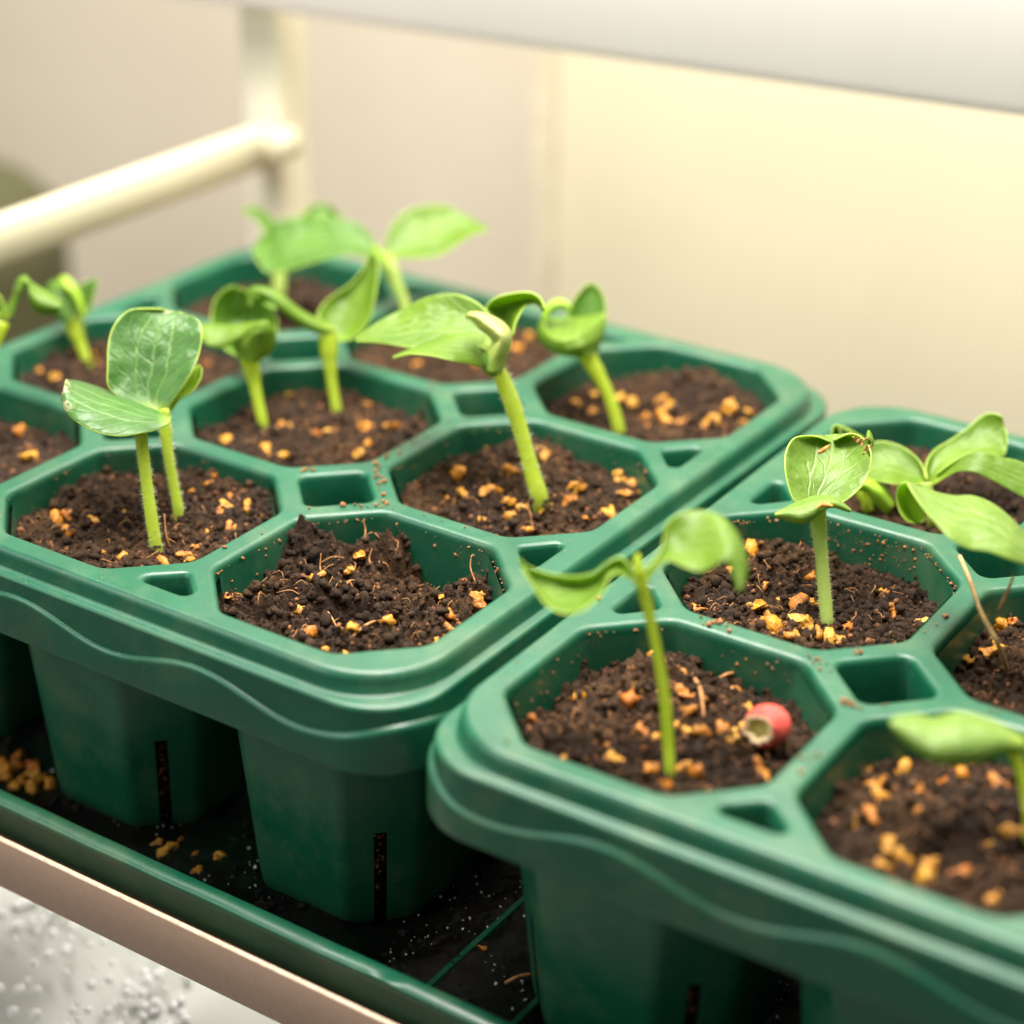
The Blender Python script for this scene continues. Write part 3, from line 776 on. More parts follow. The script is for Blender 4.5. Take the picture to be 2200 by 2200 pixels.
# ------------------------------------------------------------------ seedlings
def leaf(root, name, T, Lp, Mp, Rp, mat, d0, dL, dM, dR, nl=26, nw=9, thick=0.0075, label=None, edge=True, under=None):
    """T = (ox, oy, scale) of the pixel frame; d* = list of depth offsets from d0 along each curve"""
    ox, oy, s = T
    def cv(pts, ds):
        out = []
        for i, (x, y) in enumerate(pts):
            f = i/(len(pts)-1)*(len(ds)-1); k = min(int(f), len(ds)-2); f -= k
            out.append(at(ox+x*s, oy+y*s, d0+ds[k]*(1-f)+ds[k+1]*f))
        return out
    def cl(pts, n_):   # uniform in station so that L, M, R stay in step
        P = [V(p) for p in pts]; P = [P[0]*2-P[1]]+P+[P[-1]*2-P[-2]]; out = []
        for q in range(n_):
            u_ = q/(n_-1)*(len(pts)-1); i = min(int(u_), len(pts)-2); t = u_-i
            a, b_, c, d = P[i], P[i+1], P[i+2], P[i+3]
            out.append(0.5*((2*b_)+(c-a)*t+(2*a-5*b_+4*c-d)*t*t+(3*b_-a-3*c+d)*t**3))
        return out
    Lc = cl(cv(Lp, dL), nl); Rc = cl(cv(Rp, dR), nl)
    if Mp is None:
        Mc = []
        for i in range(nl):
            m_ = (Lc[i]+Rc[i])/2; f = i/(nl-1)*(len(dM)-1); k = min(int(f), len(dM)-2); f -= k
            dd = dM[k]*(1-f)+dM[k+1]*f
            v_ = (m_-CAM); Mc.append(CAM+v_*(1+dd/v_.dot(FW)))
    else: Mc = cl(cv(Mp, dM), nl)
    verts = []; uvs = []
    for i in range(nl):
        for j in range(nw):
            u_ = j/(nw-1); q = u_*2-1
            # quadratic through L, M, R
            p = Lc[i]*(q*(q-1)/2)+Mc[i]*(1-q*q)+Rc[i]*(q*(q+1)/2)
            verts.append(p); uvs.append((u_, i/(nl-1)))
    faces = [(i*nw+j, i*nw+j+1, (i+1)*nw+j+1, (i+1)*nw+j) for i in range(nl-1) for j in range(nw-1)]
    mats = [mat, EDGE] if edge else [mat, mat]
    o = mesh_obj(name, verts, faces, mats, root, None, True, uvs)
    md = o.modifiers.new('solid', 'SOLIDIFY'); md.thickness = thick*S; md.offset = 0; md.material_offset_rim = 1; md.use_even_offset = False
    sb = o.modifiers.new('sub', 'SUBSURF'); sb.levels = 1; sb.render_levels = 1
    if label: o['label'] = label
    return o
def stem(root, pts, rads, mat, n=26, name='stem', seg=12, squash=0.85):
    mb = MB(); C, R = tube_mb(mb, pts, rads, seg, n, squash)
    o = mb.build(name, mat, root); return C, R
def hairs(root, C, R, count, ln, seed=1):
    r_ = random.Random(seed); mb = MB()
    for _ in range(count):
        f = r_.uniform(0.02, 0.98)*(len(C)-1); k = int(f); k = min(k, len(C)-2); p = C[k].lerp(C[k+1], f-k); rr = R[k]
        t = (C[k+1]-C[k]).normalized(); a = r_.uniform(0, 6.28)
        u = V((0.83, 0.55, 0.1)); u = (u-t*u.dot(t)).normalized(); v = t.cross(u)
        d = u*math.cos(a)+v*math.sin(a)*0.85
        b0 = p+d*rr*0.9; e = p+d*(rr+ln*r_.uniform(.5, 1.1))+t*r_.uniform(-.4, .4)*ln
        w_ = t*0.0010; x_ = t.cross(d)*0.0010
        mb.add([b0+w_, b0-w_*.5+x_, b0-w_*.5-x_, e], [(0, 1, 3), (1, 2, 3), (2, 0, 3)])
    o = mb.build('stem_hairs', HAIR, root); o['kind'] = 'stuff'
COLLAR = []
def seedling(basept, label):
    COLLAR.append(basept)
    root = empty('seedling', basept); props(root, label, 'seedling', 'seedlings in the seed trays'); return root
def spath(T, pts, d0, ds=None):
    ox, oy, s = T; n_ = len(pts); ds = ds or [0]*n_
    return [at(ox+x*s, oy+y*s, d0+d) for (x, y), d in zip(pts, ds)]
R1 = (0, 400, .3106); R2 = (600, 400, .3623); R4 = (1600, 850, .3106); R5 = (1050, 1050, .3623); Q1 = (0, 0, .5694); Q2 = (1100, 0, .5694); R7 = (1650, 1350, .3623)
ID = (0, 0, 1)
PX = 1/F_PX
# S1a: front stem of the pair, with the crinkled low leaf
b = hits('A10', 338, 1188); d0 = depth_of(b)
r_ = 13.5*PX*d0
rt = seedling(b, 'seedling with a silvery crinkled leaf bent low left, nearer stem of the close pair')
pts = [b+V((0, 0, -0.05))]+spath(ID, [(336, 1180), (328, 1130), (318, 1060), (309, 990), (303, 930), (306, 905)], d0, [0, 0, 0, 0, 0, 0])
C, R = stem(rt, pts, [r_*1.1, r_, r_*1.0, r_*.95, r_*.95, r_, r_*1.0], STEM)
hairs(rt, C, R, 520, 0.017, 2)
leaf(rt, 'leaf', R1, [(1185,1608),(1090,1555),(990,1515),(880,1465),(760,1420),(640,1375),(520,1345),(458,1348)],
     [(1180,1628),(1080,1615),(980,1600),(870,1570),(750,1530),(630,1480),(510,1425),(450,1352)],
     [(1165,1650),(1080,1690),(970,1712),(850,1735),(720,1722),(590,1672),(470,1585),(420,1480)], LEAF_DARK, d0, [.04, .14, .22, .14], [0, -.02, 0, 0.02], [-.02, -.12, -.14, .0], 34, 11)
# S1b
b = hits('A10', 386, 1112); d0 = depth_of(b)
r_ = 11.6*PX*d0
rt = seedling(b, 'seedling with a large upright dark puckered leaf, farther stem of the close pair')
pts = [b+V((0, 0, -0.05))]+spath(ID, [(384, 1100), (374, 1045), (363, 985), (356, 925), (354, 895), (352, 878)], d0, [0]*6)
C, R = stem(rt, pts, [r_*1.15, r_, r_*.95, r_*.95, r_*1.0, r_*1.15, r_*1.0], STEM)
hairs(rt, C, R, 460, 0.016, 3)
leaf(rt, 'leaf', R1, [(1090,1570),(900,1505),(750,1400),(738,1250),(745,1080),(790,950),(890,855),(1010,845),(1130,850)],
     [(1110,1575),(1040,1480),(1035,1360),(1055,1220),(1075,1100),(1100,1000),(1125,925),(1150,878),(1180,862)],
     [(1150,1580),(1190,1500),(1265,1390),(1340,1270),(1385,1150),(1402,1030),(1390,945),(1330,895),(1240,868)], LEAF_DARK, d0, [-.02, -.03, .03, .10], [-.0, .04, .08, .14], [0, -.02, .04, .12], 40, 13, 0.009, 'puckered dark leaf with a pale scar at the tip')
leaf(rt, 'leaf', R1, [(1130,1565),(1200,1470),(1280,1360),(1340,1270),(1372,1233)], None,
     [(1165,1590),(1240,1480),(1330,1425),(1390,1330),(1396,1250)], LEAF_YEL, d0+.06, [0, .05, .1], [.02, .05, .03], [0, 0, .05], 16, 7)
# S2: central cell, left stem (zoom8 frame)
Z8 = (0, 500, .4658)
b = hits('A11', 567, 922); d0 = depth_of(b); r_ = 11.6*PX*d0
rt = seedling(b, 'seedling with a leaf curled over like a hood, left stem of the central cell')
pts = [b+V((0, 0, -0.05))]+spath(ID, [(566, 915), (555, 865), (545, 815), (537, 775), (533, 755)], d0, [0]*5)
stem(rt, pts, [r_*1.05, r_, r_, r_*1.1, r_*1.6, r_*1.9], STEM)
leaf(rt, 'leaf', R1, [(1690,1190),(1560,1130),(1480,1040),(1455,930),(1475,800),(1540,720),(1620,688)], None,
     [(1790,1190),(1880,1150),(1915,1050),(1925,930),(1910,900),(1860,800),(1700,720)], LEAF_MID, d0+.08, [0, .1, .12], [.1, .14, .05], [0, .08, .12], 22, 11)
leaf(rt, 'leaf', R1, [(1705,1225),(1620,1140),(1630,1070),(1700,1010),(1720,1000),(1640,1075),(1540,1118),(1440,1105),(1385,1040)], None,
     [(1770,1225),(1880,1150),(1915,1050),(1895,965),(1840,930),(1770,935),(1620,955),(1500,955),(1395,948)], LEAF, d0-.02, [0, -.04, -.06, -.08, -.12], [-.06, -.08, -.02, .0], [0, -.04, -.10, -.04, 0], 34, 9)
# S3: central cell, right stem
b = hits('A11', 725, 890); d0 = depth_of(b); r_ = 11.6*PX*d0
rt = seedling(b, 'seedling with an arching ribbon leaf, right stem of the central cell')
pts = [b+V((0, 0, -0.05))]+spath(R2, [(343,1345),(318,1200),(303,1080),(295,980),(290,905),(285,880)], d0)
stem(rt, pts, [r_*1.0, r_, r_*.95, r_, r_*1.25, r_*1.7, r_*1.8], STEM)
leaf(rt, 'leaf', Q1, [(1270,1240),(1200,1205),(1130,1165),(1070,1115),(1010,1085),(955,1082),(932,1105),(930,1150)], None,
     [(1250,1262),(1190,1258),(1120,1220),(1070,1180),(1030,1140),(985,1110),(960,1115),(944,1160)], LEAF, d0, [0, -.08, -.05], [-.03, -.04, 0], [0, -.12, -.10], 26, 7, 0.011)
leaf(rt, 'leaf', Q1, [(1010,1100),(985,1100),(960,1120)], None, [(1060,1150),(1040,1165),(1000,1150)], LEAF_MID, d0, [0, 0], [.05, .05], [0, 0], 8, 7)
leaf(rt, 'leaf', Q1, [(1262,1280),(1205,1225),(1198,1180),(1235,1130),(1310,1080),(1365,1020),(1392,960)], None,
     [(1280,1288),(1345,1272),(1395,1210),(1415,1130),(1425,1060),(1428,1000),(1412,950)], LEAF, d0+.02, [0, .08, .12], [.06, .08, .04], [0, .0, .06], 26, 11)
# S4a: back middle cell, tall with two broad leaves
b = hits('A12', 893, 735); d0 = depth_of(b); r_ = 10.8*PX*d0
rt = seedling(b, 'tall seedling with two broad flat leaves, at the back middle of the left tray')
pts = [b+V((0, 0, -0.05))]+spath(R2, [(770,830),(745,700),(705,600),(670,520),(635,450),(610,410)], d0)
stem(rt, pts, [r_, r_, r_, r_, r_*1.2, r_*1.6, r_*1.2], STEMG)
leaf(rt, 'leaf', R2, [(612,440),(570,330),(500,240),(400,200),(280,180),(150,180),(0,200),(-60,260),(-140,330)], None,
     [(600,460),(540,430),(440,405),(330,420),(220,450),(120,480),(20,510),(-80,510),(-155,400)], LEAF_MID, d0, [0, .10, .20, .25], [.02, .03, .02], [0, -.05, 0, .1], 30, 11)
leaf(rt, 'leaf', R2, [(640,440),(628,360),(655,250),(730,160),(850,115),(980,112),(1090,160),(1170,210),(1240,250)], None,
     [(660,440),(730,425),(800,432),(900,425),(980,400),(1050,355),(1110,310),(1170,280),(1240,262)], LEAF, d0, [0, .1, .15, .1], [.03, .05, 0], [0, -.03, 0, 0], 28, 11)
leaf(rt, 'bud', R2, [(600,430),(560,400),(545,370),(560,350)], None, [(665,520),(640,450),(610,390),(585,360)], LEAF_YEL, d0-.03, [0, 0], [-.05, -.03], [0, 0], 10, 7, label='small yellow bud between the leaves')
# S4b: back left corner
b = hits('A22', 600, 636); d0 = depth_of(b); r_ = 13.5*PX*d0
rt = seedling(b, 'seedling mostly hidden behind a broad leaf, in the back left corner cell')
pts = [b+V((0, 0, -0.05))]+spath(ID, [(600, 628), (600, 585), (600, 545), (602, 515)], d0)
stem(rt, pts, [r_, r_, r_, r_*1.2, r_*1.5], STEMG)
leaf(rt, 'leaf', Q1, [(1060,900),(1040,845),(1010,805),(975,782),(940,778),(915,795)], None, [(1030,915),(1000,880),(985,855),(965,825),(940,808),(912,812)], LEAF_MID, d0, [0, .05, 0], [.04, .02], [0, 0, -.03], 16, 7)
leaf(rt, 'leaf', Q1, [(1070,900),(1100,850),(1140,805),(1180,775),(1215,765)], None, [(1110,910),(1220,880),(1290,840),(1275,800),(1240,770)], LEAF_MID, d0+.1, [0, .1], [.05, .05], [0, .05], 14, 9)
# S5: tall leaning one in the middle right cell
b = hits('A01', 1163, 1075); d0 = depth_of(b); r_ = 17.5*PX*d0
rt = seedling(b, 'sturdy tall seedling leaning left with a cream curled tip and two flat leaves')
pts = [b+V((0, 0, -0.05))]+spath(R2, [(1545,1850),(1500,1700),(1440,1480),(1385,1300),(1335,1170),(1300,1090),(1285,1050)], d0)
C, R = stem(rt, pts, [r_*1.15, r_*1.08, r_*.98, r_*.92, r_*.95, r_*1.05, r_*1.0, r_*.75], STEM, 34)
hairs(rt, C, R, 420, 0.022, 4)
pts2 = spath(R2, [(1500,1700),(1430,1480),(1350,1300),(1290,1170),(1250,1110)], d0-.03)
leaf(rt, 'leaf', R2, [(1290,920),(1270,800),(1210,715),(1110,655),(1000,636),(870,658),(730,725),(590,800),(500,865),(452,908)], None,
     [(1240,985),(1180,960),(1100,960),(1020,965),(930,968),(840,965),(750,957),(650,938),(560,926),(453,922)], LEAF, d0, [0, .12, .22, .2], [.03, .04, .02, 0], [0, 0, .05, .15], 34, 11, 0.009)
leaf(rt, 'leaf', R2, [(1275,960),(1230,890),(1160,868),(1070,872),(980,890),(880,925),(780,965),(715,995),(672,1014)], None,
     [(1215,1085),(1160,1065),(1080,1048),(1000,1032),(920,1012),(840,1000),(770,996),(715,1008),(672,1020)], LEAF, d0, [.05, .05, .08, .05], [0, 0, 0], [0, -.1, -.1, -.05], 30, 9, 0.009, 'lower flat leaf with a dry pale scar')
leaf(rt, 'leaf', R2, [(1355,900),(1300,830),(1230,760),(1225,715),(1275,665),(1370,637),(1480,628),(1550,665),(1575,735)], None,
     [(1385,890),(1400,820),(1430,760),(1462,715),(1490,700),(1510,696),(1530,702),(1550,720),(1565,745)], LEAF, d0+.04, [0, .05, .0, -.04], [.08, .08, .03], [0, .03, .02], 26, 9, 0.011)
leaf(rt, 'curled_tip', R2, [(1210,1100),(1203,1030),(1235,970),(1272,930),(1235,880),(1190,850),(1150,800),(1098,772)], None,
     [(1310,1120),(1345,1030),(1372,950),(1376,880),(1350,830),(1290,785),(1210,755),(1130,748)], LEAF_PALE, d0-.05, [0, -.02, 0], [-.10, -.12, -.06], [0, 0, 0], 26, 11, 0.012, 'cream curled leaf tip', True)
leaf(rt, 'leaf_base', R2, [(1235,1120),(1205,1070),(1205,1020),(1240,970),(1275,945)], None,
     [(1290,1135),(1300,1080),(1320,1020),(1325,980),(1330,940)], LEAF_MID, d0-.085, [0, -.01, 0], [-.05, -.06, -.02], [0, 0, 0], 14, 7, 0.01, 'green folded base of the curled tip')
# S6: back right cell
b = hits('A02', 1333, 932); d0 = depth_of(b); r_ = 14*PX*d0
rt = seedling(b, 'seedling on a curved stem with cupped leaves, in the back right cell')
pts = [b+V((0, 0, -0.05))]+spath(Q2, [(405,1632),(388,1560),(360,1480),(325,1410),(295,1360),(285,1335)], d0)
stem(rt, pts, [r_*1.1, r_*1.0, r_*.95, r_*.9, r_*.95, r_*1.2, r_*1.4], STEM)
leaf(rt, 'leaf', Q2, [(230,1270),(205,1215),(215,1160),(245,1110),(285,1070)], None, [(340,1260),(356,1200),(355,1150),(340,1100),(308,1068)], LEAF_MID, d0+.10, [0, .03], [.05, .03], [0, .03], 18, 9)
leaf(rt, 'leaf', Q2, [(265,1350),(170,1335),(112,1300),(95,1240),(112,1195)], [(285,1345),(240,1335),(220,1320),(205,1305),(195,1285)],
     [(310,1345),(335,1300),(350,1255),(358,1215),(352,1180)], LEAF, d0, [0, .02, .06], [-.06, -.12, -.13], [0, .02, .06], 18, 11)
leaf(rt, 'leaf', Q2, [(112,1195),(110,1230),(125,1260)], [(230,1200),(215,1225),(200,1283)], [(352,1180),(345,1200),(320,1235)], LEAF, d0, [.06, .05, .03], [.13, .05, -.10], [.06, .04, .02], 14, 11)
leaf(rt, 'leaf', Q2, [(112,1210),(118,1170),(150,1135),(190,1128),(222,1150)], None, [(140,1215),(145,1185),(170,1168),(200,1170),(225,1182)], LEAF_YEL, d0, [.03, .03], [-.03, -.03], [.03, .03], 14, 7)
# S7: left side middle cell, short cup
b = hits('A21', 192, 792); d0 = depth_of(b); r_ = 10.8*PX*d0
rt = seedling(b, 'short seedling with cupped leaves and a bright yellow fold, at the left side')
pts = [b+V((0, 0, -0.05))]+spath(R1, [(610,1250),(570,1120),(530,1020),(510,960),(500,930)], d0)
stem(rt, pts, [r_, r_, r_, r_*1.1, r_*1.6, r_*1.9], STEM)
leaf(rt, 'leaf', R1, [(520,940),(540,860),(530,760),(545,690),(600,655)], None, [(570,930),(620,850),(650,770),(668,700),(682,635)], LEAF_MID, d0+.03, [0, .03], [.04, .02], [0, 0], 16, 7)
leaf(rt, 'leaf', R1, [(470,945),(380,910),(340,830),(318,740),(330,680),(380,650)], None, [(520,945),(530,870),(500,790),(470,720),(450,670),(430,640)], LEAF_MID, d0, [0, .02, .06], [-.05, -.06, 0], [0, 0, .02], 18, 9)
leaf(rt, 'leaf', R1, [(570,920),(530,850),(480,760),(430,720),(400,700),(400,650),(430,625)], None, [(590,890),(580,810),(560,740),(530,690),(500,650),(475,625),(450,622)], LEAF_YEL, d0-.03, [0, -.02, 0], [-.04, -.03], [0, 0, 0], 18, 7)
# S8: far left, arching leaf from a stem just outside the frame
b0_ = at(-22, 905, depth_of(cellA(2, 0)+V((-.05, .1, 0)))); b = V((b0_.x, b0_.y, -0.17)); d0 = depth_of(b); r_ = 10.8*PX*d0
rt = seedling(b, 'seedling at the left picture edge with a leaf looping up and over like a wave')
p8 = spath(ID, [(-45, 850), (-18, 757), (4, 690)], d0)
stem(rt, [b+V((0, 0, -0.05)), b+V((0, 0, .05))]+p8[0:], [r_, r_, r_, r_, r_*1.6], STEM)
leaf(rt, 'leaf', R1, [(-20,900),(30,850),(80,770),(100,690),(130,632),(180,618),(220,660),(300,710),(380,755),(432,800)], None,
     [(40,925),(90,890),(120,820),(150,740),(172,690),(195,700),(205,800),(240,870),(310,890),(400,880)], LEAF, d0, [0, .03, .02, 0], [.02, -.04, -.06, -.06], [0, -.04, -.02, 0], 36, 9)
leaf(rt, 'leaf', R1, [(0,920),(-60,850),(-80,760),(-40,720)], None, [(30,920),(35,860),(25,800),(0,760)], LEAF, d0+.04, [0, 0], [.03, .03], [0, 0], 12, 7)
# S9: front left cell of the right tray
b = hits('B00', 1438, 1665); d0 = depth_of(b); r_ = 11.6*PX*d0
rt = seedling(b, 'slender tall seedling with two drooping wing-like leaves, standing beside the red husk')
pts = [b+V((0, 0, -0.05))]+spath(R5, [(1073,1680),(1065,1520),(1050,1300),(1020,1080),(975,850),(930,650),(905,560),(890,510)], d0, [0, 0, -.02, -.04, -.06, -.07, -.08, -.08])
C, R = stem(rt, pts, [r_*1.05, r_*1.05, r_*1.1, r_*1.05, r_*1.0, r_*.95, r_*.95, r_*1.1, r_*1.3], STEM, 34)
d9 = d0-.08
leaf(rt, 'leaf', R5, [(860,500),(790,405),(700,440),(620,500),(500,520),(380,505),(290,480),(225,455),(178,412)], None,
     [(850,545),(780,505),(715,520),(690,600),(640,660),(560,725),(460,745),(340,690),(200,480)], LEAF, d9, [0, .03, .10, .05], [.04, .10, .08], [0, -.06, -.12, -.02], 30, 11)
leaf(rt, 'leaf', R5, [(905,500),(975,430),(1030,340),(1045,220),(1120,150),(1240,125),(1370,155),(1465,250),(1520,370),(1535,500),(1500,606)], None,
     [(935,560),(990,475),(1070,425),(1150,460),(1240,492),(1310,475),(1370,440),(1405,430),(1430,470),(1455,540),(1480,608)], LEAF, d9, [0, .06, .08, 0, -.08], [.03, .05, -.02, -.05], [0, -.08, -.12, -.10], 36, 11)
stem(rt, spath(R5, [(895,520),(885,450),(878,385)], d9-.01), [r_*1.0, r_*.9, r_*.5], STEM, 8, 'shoot')
# S10: upright ribbed heart leaf
b = hits('B01', 1783, 1345); d0 = depth_of(b); r_ = 14*PX*d0
rt = seedling(b, 'seedling with an upright heart-shaped ribbed leaf above a folded low leaf')
pts = [b+V((0, 0, -0.05))]+spath(R4, [(572,1590),(560,1450),(545,1300),(532,1120),(520,980),(512,890),(515,820),(520,780)], d0)
C, R = stem(rt, pts, [r_*.8, r_*.95, r_, r_, r_, r_*1.0, r_*1.05, r_*1.25, r_*1.0], STEMG, 36)
hairs(rt, C, R, 650, 0.012, 5)
leaf(rt, 'leaf', R4, [(510,780),(350,740),(295,620),(272,500),(278,390),(325,300),(400,280),(500,285),(595,322)], None,
     [(540,780),(660,750),(765,680),(835,600),(875,500),(878,390),(840,310),(740,262),(610,312)], LEAF_LIGHT, d0+.0, [0, .03, .10, .17], [.03, .07, .13, .19], [0, .01, .08, .17], 34, 13, 0.009, 'upright ribbed leaf with a notch at the top')
leaf(rt, 'leaf', R4, [(205,822),(300,765),(390,725),(470,695),(560,690),(640,715),(740,798)], None,
     [(205,826),(290,862),(380,886),(450,870),(510,820),(600,770),(735,803)], LEAF_LIGHT, d0-.05, [0, .06, .06, 0], [-.06, -.08, -.03], [0, -.04, -.04, 0], 26, 9, 0.010, 'low folded leaf spread to both sides')
leaf(rt, 'leaf_scar', R4, [(500,765),(535,740),(575,745),(610,760)], None, [(505,785),(535,768),(575,772),(612,770)], ROT, d0-.125, [0, 0], [-.01, -.01], [0, 0], 8, 5, 0.006, 'brown rotten spot', False)
leaf(rt, 'leaf_scar', R4, [(500,385),(530,368),(560,350),(590,335)], None, [(505,405),(540,395),(568,375),(590,345)], ROT, d0-.0, [0.0, .02], [-.01, 0], [0, .02], 8, 5, 0.006, 'orange tear near the notch', False)
leaf(rt, 'curled_tip', R4, [(835,310),(845,260),(860,236),(885,290),(890,340)], None, [(870,430),(850,400),(838,360),(860,330),(868,320)], LEAF, d0+.02, [0, 0], [-.04, -.04], [0, 0], 14, 7)
rr_ = random.Random(8); mb = MB()
for _ in range(9):
    x, y = rr_.gauss(815, 32), rr_.gauss(325, 22); p = at(1600+x*.3106, 850+y*.3106, d0-.01+rr_.uniform(-.01, .03))
    q = at(1600+(x+rr_.uniform(-60, 60))*.3106, 850+(y+rr_.uniform(-50, 40))*.3106, d0-.02)
    tube_mb(mb, [p, (p+q)/2+V((0, 0, .006)), q], [.0035, .003, .0015], 4, 6)
o = mb.build('withered_fibres', FIBRE, rt); o['kind'] = 'stuff'
# S11: behind, back left cell of the right tray
bb = cellB(0, 2); b = hits('B02', 2003, 1120); d0 = depth_of(b); r_ = 10.8*PX*d0
rt = seedling(b, 'seedling with three broad veined leaves, behind the heart-shaped leaf')
d11 = d0-.04
stem(rt, [b+V((0, 0, -0.05))]+spath(R4, [(1290,840),(1275,740),(1260,650),(1255,600)], d11), [r_, r_, r_, r_*1.2, r_*1.3], STEMG)
leaf(rt, 'leaf', R4, [(1255,580),(1230,480),(1165,400),(1070,340),(960,313),(870,330),(820,420)], None,
     [(1250,610),(1170,622),(1070,620),(980,605),(900,590),(840,560),(800,480)], LEAF, d11, [0, .1, .15], [.04, .03], [0, -.03, .1], 24, 11)
leaf(rt, 'leaf', R4, [(1262,590),(1250,480),(1300,380),(1400,315),(1520,235),(1620,150),(1700,115),(1780,140)], None,
     [(1280,635),(1350,580),(1440,520),(1540,480),(1650,450),(1740,430),(1810,400),(1812,250)], LEAF, d11, [0, .1, .15, .1], [.05, .04, .02], [0, -.04, .02, .1], 28, 11)
leaf(rt, 'leaf', R4, [(1330,540),(1420,470),(1520,415),(1640,390),(1760,420),(1900,450),(2050,520)], None,
     [(1300,620),(1400,560),(1480,525),(1580,530),(1700,580),(1850,665),(2000,740)], LEAF, d11-.12, [.08, 0, 0], [.03, .0, .0], [.08, -.03, -.05], 26, 11)
leaf(rt, 'leaf', R4, [(605,300),(600,250),(625,205),(700,222),(770,262),(830,295)], None, [(665,300),(668,260),(650,215),(720,250),(780,290),(830,310)], LEAF, d11+.1, [0, 0, 0], [.06, .03], [0, 0, 0], 18, 7, label='rolled leaf edge')
# yellow sprout bending out of the soil
b = hits('B02', 1862, 1100); d0 = depth_of(b); r_ = 11*PX*d0
rt = seedling(b, 'pale yellow sprout just out of the soil, behind the heart-shaped leaf')
stem(rt, [b+V((0, 0, -.05))]+spath(R4, [(840,760),(820,700),(800,640),(780,610)], d0), [r_, r_, r_, r_*1.2, r_*1.3], STEM)
stem(rt, spath(R4, [(880,800),(870,740),(862,690),(840,640)], d0-.02), [r_*.5, r_*.5, r_*.6, r_*.8], STEM, 12, 'leaf_stalk')
leaf(rt, 'leaf', R4, [(760,620),(820,565),(900,590),(970,620),(1010,680),(1045,745)], None, [(770,650),(840,670),(885,730),(930,775),(985,820),(1000,800)], LEAF_YEL, d0-.05, [0, -.03, 0], [-.06, -.04], [0, 0, 0], 18, 9)
# S12: big blurred leaf from the seedling at the right edge
cB = cellB(1, 1); b = V((cB.x+.02, cB.y+.12, -.18)); d0 = depth_of(b); r_ = 13*PX*d0; d12 = d0-.15
rt = seedling(b, 'seedling at the right edge whose big soft leaf reaches in over the right tray')
stem(rt, [b+V((0, 0, -.05))]+spath(ID, [(2262, 1320), (2268, 1230), (2262, 1165)], d12, [.12, .06, 0]), [r_, r_, r_, r_*1.3], STEMG)
leaf(rt, 'leaf', R4, [(2140,1010),(2050,970),(1960,960),(1850,850),(1720,745),(1580,688),(1460,690),(1340,670),(1210,625),(1120,600)], None,
     [(2130,1060),(2060,1130),(1960,1175),(1830,1140),(1690,1085),(1540,1060),(1410,980),(1310,870),(1220,760),(1125,610)], LEAF_LIGHT, d12, [.04, .06, .10, .10], [0, -.05, -.03, 0], [-.04, -.18, -.20, 0], 34, 11)
leaf(rt, 'leaf', R4, [(1125,600),(1075,610),(1045,680),(1060,780),(1110,860),(1180,885)], None, [(1130,605),(1180,680),(1215,740),(1240,800),(1255,850),(1220,880)], LEAF_YEL, d12+.02, [0, .06, .04], [.06, .06], [0, 0, 0], 16, 9, label='leaf tip rolled under')
# S13: right bottom
b = hits('B10', 2212, 1800); d0 = depth_of(b); r_ = 10.8*PX*d0
rt = seedling(b, 'blurred seedling at the bottom right edge, its one pale leaf pointing left')
d13 = d0-.08
stem(rt, [b+V((0, 0, -.05))]+spath(R7, [(1550,1150),(1530,1000),(1510,880),(1480,780),(1455,730)], d13), [r_*1.1, r_*1.1, r_*1.1, r_*1.1, r_*1.2, r_*1.3], STEM)
leaf(rt, 'leaf', R7, [(1530,660),(1440,600),(1350,550),(1230,505),(1110,490),(990,530),(890,508),(790,512),(722,545)], None,
     [(1500,740),(1420,745),(1320,775),(1210,805),(1100,812),(980,795),(880,735),(780,650),(720,575)], LEAF_LIGHT, d13, [0, .05, .06, .02], [-.03, -.07, -.03], [0, -.06, -.06, 0], 28, 11)
leaf(rt, 'leaf', R7, [(1520,670),(1600,600),(1700,590),(1800,640)], None, [(1520,745),(1600,760),(1700,740),(1800,660)], LEAF, d13, [0, .05], [.0, .0], [0, -.05], 14, 9)

# ------------------------------------------------------------------ red seed husk
d = hits('B00', 1640, 1600); hk = d+V((0, 0, .055))
husk = empty('seed_husk', hk+V((0, 0, -.055))); props(husk, 'split red seed husk with a cream rim lying on the soil of the right tray', 'seed husk')
tow = (CAM-hk).normalized(); side = V((0, 0, 1)).cross(tow).normalized(); up = tow.cross(side)
ax = (tow*0.80-side*0.50-up*0.30).normalized(); sx = up.cross(ax).normalized(); uy = ax.cross(sx)
hk2 = hk+side*0.008+up*0.012
mb = MB(); k = 26
rr_ = random.Random(4)
def hloop(R_, off, jag=0.0):
    return [hk2+ax*off+(sx*math.cos(a)*R_+uy*math.sin(a)*R_*0.92)*(1+jag*noise.noise(V((math.cos(a)*2.5, math.sin(a)*2.5, 4)))) for a in [2*math.pi*i/k for i in range(k)]]
ro = 0.074
out = [hloop(ro*math.sin(t_), -ro*1.0*math.cos(t_)) for t_ in [0.05, .4, .8, 1.2, 1.6, 2.0, 2.2]]+[hloop(ro*.72, ro*.66, .5), hloop(ro*.66, ro*.68, .5)]
mb.loft(out, True, False)
mb.build('shell', HUSK, husk)
mb = MB(); mb.loft([hloop(ro*.68, ro*.675, .5), hloop(ro*.60, ro*.72, .6), hloop(ro*.50, ro*.68, .7), hloop(ro*.44, ro*.45, .6)], False, False); mb.build('rim', HUSKIN, husk)
mb = MB(); mb.loft([hloop(ro*.47, ro*.55, .6), hloop(ro*.40, ro*.40, .3), hloop(ro*.1, ro*0.38)], False, True); mb.build('hollow', HUSKDK, husk)

